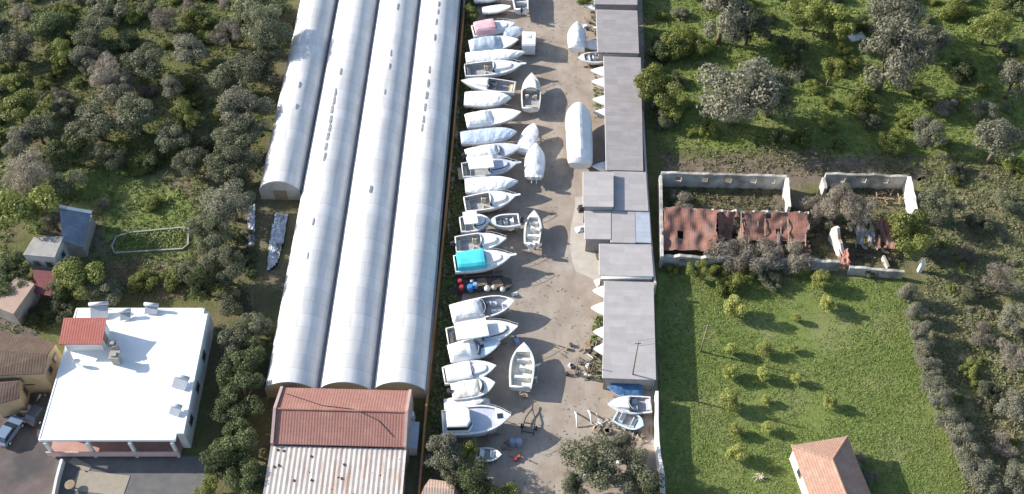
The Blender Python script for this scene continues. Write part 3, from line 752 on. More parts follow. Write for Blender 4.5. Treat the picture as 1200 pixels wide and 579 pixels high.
p = G(118,566,.02); b = MB(); b.box((0,0,.02), (6.3,2.6,.05)); b.box((-3.2,2.0,.02), (2.8,.9,.05), -.35)  # slab shape and beige colour stand in for a sunlit patch
tag(b.build('sunlit_patio_slab', M('sunlit_patio_beige', (.33,.29,.23), (.28,.25,.2), 1.4, .85, .2, .2), None, (p.x, p.y, .008), -.12), 'beige slab standing in for a sunlit patch of the villa patio', 'sunlit_patch')
p = G(84,571,0); s = thing('garden_table', 'dark round table on the villa patio', 'table', p)

b = MB(); b.cyl((0,0,.72), .6, .05, 16); b.build('tabletop', WOOD, s)
b = MB(); b.cyl((0,0,0), .08, .72, 8); b.cyl((0,0,0), .35, .05, 10); b.build('leg', STEEL, s)

# ------------------------------------------------------------------ simple houses of the left edge
def block_house(name, label, pxs, zt, wall_m, roof_m, over=.2, rise=0, cat='house', windows=()):
    P = [G(x, y, zt) for x, y in pxs]; o = sum(P, Vector())/len(P); o.z = 0
    t = thing(name, label, cat, o)
    pts = [(p.x-o.x, p.y-o.y) for p in P]
    b = MB(); b.prism(pts, 0, zt-.02); wl = b.build('wall', wall_m, t)
    big = [(x*(1+over/3), y*(1+over/3)) for x, y in pts]
    b = MB()
    if rise and len(pts) == 4:
        m0 = ((big[0][0]+big[3][0])/2, (big[0][1]+big[3][1])/2, zt+rise); m1 = ((big[1][0]+big[2][0])/2, (big[1][1]+big[2][1])/2, zt+rise)
        e = [(x, y, zt) for x, y in big]
        b.slab([e[0], e[1], m1, m0], .14); b.slab([m0, m1, e[2], e[3]], .14)
        g = MB(); g.add([(pts[0][0],pts[0][1],zt-.02), (pts[3][0],pts[3][1],zt-.02), ((pts[0][0]+pts[3][0])/2,(pts[0][1]+pts[3][1])/2,zt+rise*.9)], [(0,1,2)])
        g.add([(pts[1][0],pts[1][1],zt-.02), (pts[2][0],pts[2][1],zt-.02), ((pts[1][0]+pts[2][0])/2,(pts[1][1]+pts[2][1])/2,zt+rise*.9)], [(0,2,1)]); g.build('gable', wall_m, t)
    else: b.prism(big, zt, zt+.15)
    b.build('roof', roof_m, t)
    for (i, f, z, ww, hh) in windows:
        a, c = Vector(pts[i]), Vector(pts[(i+1) % len(pts)]); m = a+(c-a)*f; d = (c-a).normalized(); n = Vector((d.y, -d.x))
        rz = math.atan2(d.y, d.x)
        b = MB(); b.box((m.x+n.x*.03, m.y+n.y*.03, z), (ww, .12, hh), rz); wf = b.build('window', WOOD, t)
        b = MB(); b.box((m.x+n.x*.08, m.y+n.y*.08, z), (ww-.25, .08, hh-.25), rz); b.build('pane', GLASS, wf)
    return t
block_house('small_house', 'small grey house with a pale roof half hidden under the large yellow-green tree', [(28,299), (64,302), (74,278), (40,279)], 4.2, M('grey_render', (.5,.5,.5), (.42,.43,.44), .8, .85), CONC, .1, windows=((0,.3,2.6,.9,1.1), (0,.7,2.6,.9,1.1), (1,.5,2.6,.9,1.1)))
t = thing('lean_to_shed', 'lean-to shed, shade coloured blue-grey, with a pale edge behind the small grey house', 'shed', G(86,275,0))
o = t.location
a, c_, d, e = G(70,241,4.4)-o, G(107,248,2.6)-o, G(97,290,2.2)-o, G(72,282,4.2)-o
b = MB(); b.slab([a, e, d, c_], .1); b.build('roof', rib_mat('shaded_blue_grey_sheets', (.22,.25,.31), (.15,.18,.24), (.4,.42,.46), .7, 1, .6, .4), t)  # blue-grey colour holds the shade of the slope facing away from sun
b = MB(); b.slab([a+Vector((-.1,.1,.06)), a+Vector((-.1,-.4,.06)), c_+Vector((.1,-.4,.06)), c_+Vector((.1,.1,.06))], .08); b.build('edge_flashing', WALLW, t)
b = MB(); cx = (a+c_+d+e)/4; b.prism([(p.x*.96+cx.x*.04, p.y*.96+cx.y*.04) for p in (e, d, c_, a)], 0, 2.05); b.build('wall', CONC, t)
t = thing('awning', 'small red awning below the grey house, shade painted into its colour', 'awning', G(50,332,0)); o = t.location
q = [G(x, y, 2.6)-o for x, y in ((39,316), (64,318), (58,345), (39,341))]; q[2].z = q[3].z = 2.2
b = MB(); b.slab([q[0], q[3], q[2], q[1]], .08); b.build('canopy', M('shaded_red_canvas', (.17,.045,.05), (.13,.035,.04), 2, .7), t)  # red darkened in colour for the shade over the awning
for p in q:
    b = MB(); b.tube([(p.x*.93, p.y*.93, 0), (p.x*.93, p.y*.93, p.z-.08)], .05, 6); b.build('post', STEEL, t)
block_house('outbuilding', 'low outbuilding with a flat dusty pink roof at the left edge', [(-14,356), (16,368), (40,334), (20,326)], 2.8, CONC, M('dusty_pink_screed', (.42,.3,.24), (.36,.26,.21), .8, .9, .1, .2), .1, cat='building')
block_house('ochre_house', 'ochre house with a brown tiled roof at the left edge', [(-30,440), (50,437), (64,402), (-10,386)], 4.6, OCHRE, TILEBROWN, .12, .9, windows=((0,.6,3.2,1,1.1), (1,.3,3.2,.9,1.1), (1,.7,3.2,.9,1.1)))
block_house('ochre_wing', 'low ochre wing with a dark doorway in front of the ochre house', [(-8,474), (22,466), (26,436), (-8,436)], 3.2, OCHRE, TILEBROWN, .12, .8, windows=((1,.5,1.7,.9,1.6),))
b = MB(); b.box((0,0,.9), (2.6,2.2,1.8)); p = G(36,452,0)
t = thing('terrace_porch', 'small dark porch between the ochre house and its wing', 'porch', p, .1)
b = MB(); b.slab([(-1.4,-1.2,2.1), (1.4,-1.2,2.1), (1.4,1.3,2.5), (-1.4,1.3,2.5)], .1); b.build('roof', TILEBROWN, t)
for x in (-1.2, 1.2): b = MB(); b.box((x,-1,1), (.18,.18,2)); b.build('post', OCHRE, t)

# ------------------------------------------------------------------ red gabled building, corrugated shed, blue lean-to
ZE = 4.0
p0, p1 = G(321,519,ZE), G(473,517,ZE); q0, q1 = G(329,455,ZE), G(479,453,ZE)
W_ = p1.x-p0.x; D2 = (q0.y-p0.y+q1.y-p1.y)/2
o = Vector((p0.x, p0.y, 0))
t = thing('tiled_building', 'long building with a faded red tiled gable roof at the end of the greenhouses', 'building', o, YAW)
b = MB(); b.prism([(0.1,.1), (W_-.1,.1), (W_-.1,D2-.1), (.1,D2-.1)], 0, ZE-.1)
b.build('wall', WALLOLD, t)
rg = 1.5; hy = D2/2
b = MB(); b.slab([(0,-.1,ZE), (W_,-.1,ZE), (W_,hy,ZE+rg), (0,hy,ZE+rg)], .15); b.build('roof_slope', tile_mat('rose_red_tiles', (.33,.165,.135), (.28,.14,.118), (.36,.2,.165), .34), t)
b = MB(); b.slab([(0,hy,ZE+rg), (W_,hy,ZE+rg), (W_,D2+.1,ZE), (0,D2+.1,ZE)], .15); b.build('roof_slope', tile_mat('rose_red_tiles_far', (.33,.165,.135), (.28,.14,.118), (.36,.2,.165), .34), t)
b = MB(); b.tube([(0,hy,ZE+rg+.03), (W_,hy,ZE+rg+.03)], .13, 8); b.build('ridge_tiles', TILE, t)
for x in (-.2, W_+.2):
    b = MB(); b.add([(x-.17,-.15,0), (x-.17,D2+.15,0), (x-.17,D2+.15,ZE+.2), (x-.17,hy,ZE+rg+.25), (x-.17,-.15,ZE+.2), (x+.17,-.15,0), (x+.17,D2+.15,0), (x+.17,D2+.15,ZE+.2), (x+.17,hy,ZE+rg+.25), (x+.17,-.15,ZE+.2)],
        [(0,4,3,2,1), (5,6,7,8,9), (0,1,6,5), (1,2,7,6), (2,3,8,7), (3,4,9,8), (4,0,5,9)]); b.build('gable_parapet', M('rosy_parapet', (.45,.33,.3), (.38,.28,.26), 1, .85), t)
def on_roof(x, y): return ZE+(rg*y/hy if y < hy else rg*(D2-y)/(D2-hy))
b = MB(); P = [(.6,D2*.86), (W_*.35,D2*.6), (W_*.6,hy*1.06), (W_*.8,hy*.72), (W_*.94,hy*.2)]; pth = []
for i in range(len(P)-1):
    for k in range(8): x, y = [P[i][j]+(P[i+1][j]-P[i][j])*k/8 for j in (0,1)]; pth.append((x, y, on_roof(x, y)+.06))
b.tube(pth, .05, 5)  # dark tube on the tiles stands in for a cast shadow line
cb = b.build('shadow_line', DARK, None, o, YAW); tag(cb, 'slanting shadow line modelled as a dark tube on the red tiled roof', 'shadow_line')
q = G(318,519,3.6); q1_ = G(474,517,3.6)
t = thing('corrugated_shed', 'pale corrugated shed roof with rust streaks at the bottom edge', 'shed', Vector((q.x, q.y, 0)), YAW)
W2 = q1_.x-q.x+.3
b = MB(); secs = []
n = 27*4
for y, z in ((-13, 3.0), (-.35, 3.6)):
    row = [(W2*i/n, y, z+.03*math.cos(2*math.pi*i/4)) for i in range(n+1)]
    secs.append(row)
b.loft(secs, False, False); b.loft([[(x, y, z-.03) for x, y, z in s_] for s_ in secs], False, False)
def corr_mat():
    m, t_, b_ = base_mat('old_corrugated_sheet', .6, .3)
    v = coord(t_); s_ = node(t_, 'ShaderNodeSeparateXYZ'); t_.links.new(v, s_.inputs[0])
    col = ramp(t_, nz(t_, v, .8, 6, .65), [(.35, (.52,.47,.43)), (.65, (.42,.37,.34))])
    st = coord(t_, (1.6, .16, 1)); col = mix(t_, ramp(t_, nz(t_, st, .9, 5, .6), [(.56, (0,0,0)), (.68, (.7,.7,.7))]), col, (.33,.17,.09))
    col = mix(t_, ramp(t_, nz(t_, v, 2.1, 2, .4), [(.72, (0,0,0)), (.74, (1,1,1))]), col, (.05,.045,.04))
    t_.links.new(col, b_.inputs['Base Color']); return m
b.build('roof', corr_mat(), t)
b = MB(); b.prism([(.15,-12.8), (W2-.15,-12.8), (W2-.15,-.5), (.15,-.5)], 0, 2.9); b.build('wall', WALLOLD, t)
for (x, y) in ((.9,-.9), (1.6,-1.0), (.8,-3), (1.3,-2.8), (3.3,-4.6), (5.3,-4.5), (8.8,-2.5), (8.7,-4.2), (4.9,-1.6)):
    z = 3.6+(y+.35)*.6/12.65; b = MB(); b.box((x, y, z+.07), (.22,.3,.04), R.uniform(-.4,.4)); b.build('patch', DARK, t)
p = G(482,508,2.2); t = thing('small_shed', 'small blue-white lean-to shed in the shade right of the red tiled building', 'shed', Vector((p.x,p.y,0)), YAW)
b = MB(); b.slab([(-.7,-1.9,2.4), (.85,-1.9,2.1), (.85,1.6,2.1), (-.7,1.6,2.4)], .08); b.build('roof', BLUEROOF, t)
b = MB(); b.box((.05,-.15,.98), (1.3,3.2,1.96)); b.build('wall', WALLW, t)
p = G(481,486,1.6); t = thing('water_tank', 'small white tank standing behind the blue-white lean-to shed', 'tank', Vector((p.x,p.y,0)))
b = MB(); b.cyl((0,0,.5), .5, 1.3, 14); b.build('drum', WHITE, t, smooth=False)
b = MB(); b.cyl((0,0,1.8), .18, .12, 10); b.build('lid', ROYAL, t)
b = MB(); b.box((0,0,.25), (1.0,1.0,.5)); b.build('base', CONC, t)
# rubbish sheets left of the greenhouse
for (pxs, label) in (([(322,250), (338,248), (334,280), (324,312), (312,318), (315,280)], 'crumpled pale blue plastic sheeting heaped against the greenhouse side'),
                     ([(290,238), (300,238), (298,300), (290,310)], 'narrow strip of crumpled blue plastic under the olives')):
    P = [G(x, y, .4) for x, y in pxs]; o = sum(P, Vector())/len(P); o.z = 0; poly = [(p.x-o.x, p.y-o.y) for p in P]
    xs = [p[0] for p in poly]; ys = [p[1] for p in poly]; nx, ny = 16, 34; vs = []; fs = []; idx = {}
    for i in range(nx+1):
        for j in range(ny+1):
            x = min(xs)+(max(xs)-min(xs))*i/nx; y = min(ys)+(max(ys)-min(ys))*j/ny
            if inside(poly, np.array([x]), np.array([y]))[0]:
                idx[i,j] = len(vs); vs.append((x, y, .25+.5*abs(noise.noise(Vector((x*1.6+o.x, y*1.6, 1))))+.3*noise.noise(Vector((x*4, y*4, 5)))))
    for i in range(nx):
        for j in range(ny):
            k = [idx.get(q) for q in ((i,j), (i+1,j), (i+1,j+1), (i,j+1))]
            if all(z is not None for z in k): fs.append(tuple(k))
    b = MB(); b.add(vs, fs); b.add([(x, y, 0.0) for x, y, z in vs], [f[::-1] for f in fs])
    tag(b.build('plastic_sheeting', M('crumpled_blue_plastic', (.6,.62,.66), (.4,.44,.5), 1.5, .5, .4, .4, c3=(.14,.14,.15)), None, o), label, 'sheeting')

# ------------------------------------------------------------------ grey sheds of the boatyard
def shed(label, pxs, z, m, fall=.25, posts=True, back=True, south=True):
    P = [G(x, y, z) for x, y in pxs]; o = (P[0]+P[1])/2; o.z = 0     # pxs: SW, SE, NE, NW
    t = thing('boat_shed', label, 'shed', o, 0, 'grey sheds of the boatyard')
    Q = [p-o for p in P]
    for i in (1, 2): Q[i].z -= fall
    b = MB(); b.slab(Q, .12); b.build('roof', m, t)
    L_ = Q[3].y-Q[0].y; n = max(2, int(L_/4)+1)
    for k in range(n):
        f = k/(n-1); a = Q[0].lerp(Q[3], f)
        b = MB(); b.box((a.x+.2, a.y+(.2 if k == 0 else -.2 if k == n-1 else 0), (z-.14)/2), (.16,.16,z-.15)); b.build('post', STEEL, t)
    a, c = Q[1], Q[2]; d = (c-a); ln = Vector((d.x, d.y)).length
    b = MB(); b.box(((a.x+c.x)/2-.2, (a.y+c.y)/2, (z-fall-.14)/2), (.18, ln-.1, z-fall-.15), math.atan2(d.y, d.x)-math.pi/2); b.build('back_wall', CONC, t)
    if south:
        a, c = Q[0], Q[1]; d = (c-a)
        b = MB(); b.box(((a.x+c.x)/2+.1, a.y+.12, (z-fall-.14)/2), (d.x-.4, .15, z-fall-.16)); b.build('end_wall', M('grey_block_wall', (.36,.34,.33), (.28,.27,.26), .9, .9, .1, .2), t)
    b = MB(); b.tube([(Q[0].x-.06, Q[0].y, z-.1), (Q[3].x-.06, Q[3].y, z-.1)], .06, 6); b.build('gutter', METAL, t)
    return t
shed('grey boat shed cut by the top edge of the frame', [(697,5), (747,5), (746,-60), (693,-60)], 2.9, GREYROOF, .1)
shed('grey boat shed second from the top', [(701,61), (749,61), (747,11), (699,11)], 3.2, GREYROOF)
shed('longest grey boat shed roof, right of the shrink-wrapped boat', [(711,199), (754,199), (751,66), (708,66)], 2.9, GREYROOF)
shed('raised pale grey shed roof standing higher than the others', [(684,242), (719,242), (719,201), (684,201)], 3.7, GREYROOF2, .05)
shed('grey shed roof in the shadow of the raised pale roof', [(719.5,246), (760,246), (757,200.5), (719.5,200.5)], 2.95, PINKROOF, .2)
shed('pale grey shed roof over the concrete apron', [(686,280), (716,280), (716,247), (686,247)], 2.9, GREYROOF2, .05)
shed('faintly rosy shed roof next to the pale blue strip', [(716.5,284), (745,284), (744,247), (716.5,247)], 2.8, PINKROOF, .15)
shed('narrow pale blue shed roof at the yard back wall', [(745.5,284), (763,284), (761,247), (744.5,247)], 2.65, BLUEROOF, .1)
shed('wide grey shed roof between the apron and the pale pipe', [(703,323), (766,323), (763,285.5), (703,285.5)], 2.8, GREYROOF2, .2)
shed('long pale grey shed roof with a thin pole standing before it', [(707,443), (769,444), (766,329), (709,329)], 2.9, GREYROOF2, .25)
b = MB(); a, c = G(706,325.5,3.15), G(764,326,3.0); o = a.copy(); o.z = 0
t = thing('roof_pipe', 'white pipe lying along the gap between two shed roofs', 'pipe', o)
b.tube([a-o+Vector((-.2,0,0)), c-o], .16, 10); b.build('pipe', WHITE, t, smooth=True)
b = MB()
for f in (.04, .95):
    q = (a-o).lerp(c-o, f); b = MB(); b.box((q.x, q.y, q.z/2-.08), (.12,.12,q.z-.16)); b.build('bracket', STEEL, t)
p = G(739,452,0); t = thing('utility_pole', 'thin pole standing before the long pale shed roof', 'pole', p)
b = MB(); b.tube([(0,0,0), (.05,0,10.1)], [.12,.07], 8); b.build('post', STEEL, t, smooth=True)
b = MB(); b.box((.05,0,9.8), (.9,.08,.08)); cr = b.build('crossarm', STEEL, t)
b = MB()
for x in (-.4,.5): b.cyl((x,0,9.85), .05, .16, 8)
b.build('insulators', WHITE, cr)
p2 = G(821,412,0); t = thing('utility_pole', 'thin pole in the field at the edge of the shed shadow', 'pole', p2)
b = MB(); b.tube([(0,0,0), (.03,0,6.2)], [.12,.07], 8); b.build('post', WOOD, t, smooth=True)
b = MB(); b.box((.03,0,5.9), (1.0,.1,.1)); b.build('crossarm', WOOD, t)
for dy, lb in ((-.35, 'lower'), (.4, 'upper')):
    b = MB(); A0 = Vector((p.x+.1, p.y+dy, 9.8)); A1 = Vector((p2.x, p2.y+dy, 5.9)); A2 = A1+Vector((50, 6, .6)); pts = []
    for (s0, s1) in ((A0, A1), (A1, A2)):
        for k in range(13): f = k/12; q = s0.lerp(s1, f); q.z -= .5*4*f*(1-f); pts.append(q)
    b.tube([q-A0 for q in pts], .018, 4); tag(b.build('power_line', DARK, None, A0), lb+' of the two thin power lines over the dark shed shadow', 'power line')

poly_wall('yard_wall', 'pale rosy wall behind the sheds between yard and ruin', [(753,130), (757,200), (763,285), (768,335)], 2.0, .3, M('rosy_wall', (.6,.5,.46), (.5,.42,.39), .7, .9, .1, .2), wob=.1)
# ------------------------------------------------------------------ ruin
def broken_wall(b, a, c, h, th=.4, holes=(), ragged_top=.25, sill=1.0, head=2.1):
    a = Vector(a); c = Vector(c); d = c-a; L_ = d.length; d.normalize(); n = Vector((-d.y, d.x))*th/2
    def piece(s0, s1, z0, z1, rg=True):
        k = max(1, int((s1-s0)/.6)); secs = []
        for i in range(k+1):
            s = s0+(s1-s0)*i/k; q = a+d*s; zt = z1+(ragged_top*noise.noise(Vector((q.x*1.3, q.y*1.3, 4))) if rg else 0)
            secs.append([(q.x+n.x, q.y+n.y, z0), (q.x+n.x, q.y+n.y, zt), (q.x-n.x, q.y-n.y, zt), (q.x-n.x, q.y-n.y, z0)])
        b.loft(secs, True, True, closed=True)
    s = 0
    for (h0, h1) in holes:
        piece(s, h0*L_, 0, h); piece(h0*L_+.003, h1*L_-.003, 0, sill, False); piece(h0*L_+.003, h1*L_-.003, head, h); s = h1*L_
    piece(s, L_, 0, h)
def sagging(t, corners, m, seed, sag, holes, name='roof_remains', nx=26, ny=16, th=.1):
    c = [Vector(p) for p in corners]; vs = {}; b = MB(); V_ = []; F_ = []
    for i in range(nx+1):
        for j in range(ny+1):
            u, v = i/nx, j/ny; p = c[0].lerp(c[1], u).lerp(c[3].lerp(c[2], u), v)
            hv = noise.noise(Vector((u*4.2+seed, v*2.6, seed)))
            p.z -= sag*math.sin(math.pi*u)*math.sin(math.pi*v)+.35*noise.noise(Vector((u*6+seed, v*4, 9)))
            if hv > holes: continue
            if i in (0, nx) or j in (0, ny): p += Vector((noise.noise(Vector((u*9, v*9, seed)))*.4, noise.noise(Vector((u*9, v*9, seed+5)))*.3, 0))
            vs[i,j] = len(V_); V_.append(p)
    for i in range(nx):
        for j in range(ny):
            k = [vs.get(q) for q in ((i,j), (i+1,j), (i+1,j+1), (i,j+1))]
            if all(z is not None for z in k): F_.append(tuple(k))
    b.add(V_, F_); b.add([(p.x, p.y, p.z-th) for p in V_], [f[::-1] for f in F_])
    return b.build(name, m, t)
o = G(850,260,0)
t = thing('ruined_building', 'ruined long building with collapsed red tile roof and roofless rear rooms, left part', 'ruin', o)
def g2(px, py, z): q = G(px, py, z)-o; return (q.x, q.y)
def g3(px, py, z): q = G(px, py, z)-o; return Vector((q.x, q.y, z))
b = MB(); broken_wall(b, g2(775,202,2.8), g2(922,206,2.8), 2.8, .4, ((.12,.17), (.33,.38), (.52,.57), (.72,.77), (.88,.92))); b.build('back_wall', WALLOLD, t)
b = MB(); broken_wall(b, g2(922.5,208,2.8), g2(925,243,2.6), 2.7, .45, ragged_top=.35); b.build('end_wall', WALLW, t)
b = MB(); broken_wall(b, g2(774.5,204,2.8), g2(776,300,2.6), 2.6, .4, ragged_top=.35); b.build('end_wall', WALLOLD, t)
b = MB(); broken_wall(b, g2(776,299,2.0), g2(985,306,1.9), 1.9, .45, ((.1,.14), (.35,.4), (.62,.66)), .5, .7, 1.5); b.build('front_wall', WALLOLD, t)
b = MB(); broken_wall(b, g2(778,244,2.8), g2(948,249,2.8), 2.6, .4, (), .5); b.build('middle_wall', WALLOLD, t)
for x in (826, 872, 912):
    b = MB(); broken_wall(b, g2(x,250,2.2), g2(x+1,296,1.8), 1.9, .3, ragged_top=.7); b.build('partition', WALLOLD, t)
sagging(t, (g3(777,293,2.1), g3(840,294,2.1), g3(840,246,3.1), g3(778,242,3.1)), TILERUIN, 3.1, .5, .5)
sagging(t, (g3(841,290,1.4), g3(872,288,1.3), g3(872,248,2.9), g3(841,247,2.9)), TILERUIN, 6.7, 1.0, .12)
sagging(t, (g3(873,281,2.0), g3(948,284,1.8), g3(946,249,3.1), g3(873,247,3.1)), TILERUIN, 9.4, .6, .4)
sagging(t, (g3(900,296,.8), g3(950,299,.7), g3(950,286,1.5), g3(900,284,1.5)), TILERUIN, 1.4, .3, .2, nx=14, ny=8)
for k in range(9):
    x = 868+k*9.5; b = MB(); a, c = g3(x, 292+R.uniform(-4,4), R.uniform(.6,1.9)), g3(x+R.uniform(-2,2), 248, 2.75)
    b.tube([a, c], .08, 5); b.build('rafter', WOOD, t)
o = G(1020,262,0)
t = thing('ruined_building', 'ruined building with a white right wall and broken white gable, right part', 'ruin', o)
b = MB(); broken_wall(b, g2(968,203,2.8), g2(1064,206,2.8), 2.8, .4, ((.2,.26), (.45,.52), (.72,.79)), .3); b.build('back_wall', WALLOLD, t)
b = MB(); broken_wall(b, g2(1066,206,3.0), g2(1073,246,2.6), 2.9, .5, ragged_top=.3); b.build('end_wall', WALLW, t)
b = MB(); broken_wall(b, g2(966.5,204,2.8), g2(968,220,2.2), 2.3, .4, ragged_top=.5); b.build('end_wall', WALLOLD, t)
# broken gable
P = [g3(978,262,3.4), g3(994,306,1.6)]; d = (P[1]-P[0]); d.z = 0; ln = d.length; rz = math.atan2(d.y, d.x)
b = MB(); prof = [(0,0), (ln,0), (ln,.8), (ln*.85,1.3), (ln*.7,1.5), (ln*.52,2.4), (ln*.4,2.5), (ln*.2,3.7), (ln*.1,3.5), (0,2.4)]
cs, sn = math.cos(rz), math.sin(rz); vs = []
for s_ in (-.2, .2):
    for (u, z) in prof: vs.append((P[0].x+u*cs-s_*sn, P[0].y+u*sn+s_*cs, z))
n = len(prof); b.add(vs, [tuple(range(n)), tuple(range(2*n-1, n-1, -1))]+[(i, n+i, n+(i+1) % n, (i+1) % n) for i in range(n)]); b.build('broken_gable', M('broken_render', (.66,.63,.58), (.5,.46,.41), 1.1, .9, .1, .3, c3=(.4,.24,.17)), t)
b = MB(); broken_wall(b, g2(996,312,1.6), g2(1060,318,1.5), 1.5, .4, ((.3,.4), (.6,.68)), .5, .5, 1.2); b.build('front_wall', WALLOLD, t)
b = MB(); broken_wall(b, g2(1036,298,1.2), g2(1042,312,.8), .8, .3, ragged_top=.5); b.build('wall_stump', WALLOLD, t)
sagging(t, (g3(1000,290,1.2), g3(1028,292,1.2), g3(1028,258,2.6), g3(1000,256,2.7)), rib_mat('bluish_grey_sheets', (.27,.27,.29), (.2,.2,.21), (.22,.15,.12), .8, 0, .6, .4), 2.2, .5, .25, nx=14, ny=10)
sagging(t, (g3(1027,290,1.6), g3(1049,291,1.6), g3(1049,258,2.7), g3(1027,258,2.7)), TILERUIN, 5.2, .5, .45, nx=14, ny=10)
sagging(t, (g3(982,312,1.0), g3(996,312,1.2), g3(994,292,1.9), g3(984,290,1.6)), TILE, 7.2, .1, .6, nx=8, ny=8)
b = MB(); P = g3(1077,318,0); b.box((P.x, P.y, 1.1), (.5,.5,2.2)); b.build('gate_pier', WALLW, t)
for k in range(14):
    x, y = R.uniform(1025,1058), R.uniform(225,240); a = g3(x, y, .35); b = MB(); an = R.uniform(0,6.28); l_ = R.uniform(.7,1.6)
    b.tube([a, a+Vector((l_*math.cos(an), l_*math.sin(an), .3))], .07, 5); b.build('fallen_rafter', WOOD, t)
poly_wall('field_wall', 'low pale stub wall running out from the ruin at its left front corner', [(776,304), (812,306), (830,308)], .8, .3, WALLOLD, wob=.2)

# ------------------------------------------------------------------ tiled house at the lower right
EZ, RZ_ = 3.0, 4.7
a, c = G(927,522,EZ), G(993,511,EZ)
d = (c-a); W_ = d.length; rz = math.atan2(d.y, d.x)
t = thing('cottage', 'cottage with a weathered terracotta hip roof and white wall in the green field', 'house', Vector((a.x, a.y, 0)), rz)
L_ = 12.0   # local: x along the rear eave, y=0 rear, going to -L_
b = MB(); b.prism([(.3,-L_+.3), (W_-.3,-L_+.3), (W_-.3,-.3), (.3,-.3)], 0, EZ-.12); b.build('wall', WALLW, t)
m_ = W_/2; h_ = RZ_
e = [(0,0,EZ), (0,-L_,EZ), (W_,-L_,EZ), (W_,0,EZ)]; r1, r2 = (m_,-m_*.95,h_), (m_,-L_+m_*.95,h_)
for nm, f in (('roof_slope', [e[0], e[1], r2, r1]), ('roof_slope', [e[1], e[2], r2]), ('roof_slope', [e[2], e[3], r1, r2]), ('roof_slope', [e[3], e[0], r1])):
    b = MB(); b.slab(f, .14); b.build(nm, TILEOLD, t)
b = MB()
for q in ((e[0], r1), (e[1], r2), (e[2], r2), (e[3], r1), (r1, r2)): b.tube([Vector(q[0])+Vector((0,0,.04)), Vector(q[1])+Vector((0,0,.04))], .12, 6)
b.build('ridge_tiles', TILEOLD, t)
b = MB(); b.box((m_*.3,-1.0,4.0), (.7,.6,.01))
for y in (-3,-6.5,-9.5):
    b = MB(); b.box((.27,y,1.7), (.12,1.0,1.2)); wf = b.build('window', WOOD, t); b = MB(); b.box((.22,y,1.7), (.08,.75,.95)); b.build('pane', GLASS, wf)
tree(1006,538,26,'shrub_bare','dry bush against the shaded side of the cottage roof')
tree(1022,560,22,'shrub_bare','dry bush in the shadow right of the cottage')
# small tiled house at the yard bottom
block_house('tiled_hut', 'small hut with a pale pinkish tiled roof at the bottom left of the boatyard', [(492,586), (530,586), (534,566), (504,562)], 2.6, WALLOLD, tile_mat('bleached_tiles', (.5,.36,.28), (.42,.3,.24), (.5,.42,.34)), .15, .7, cat='hut')

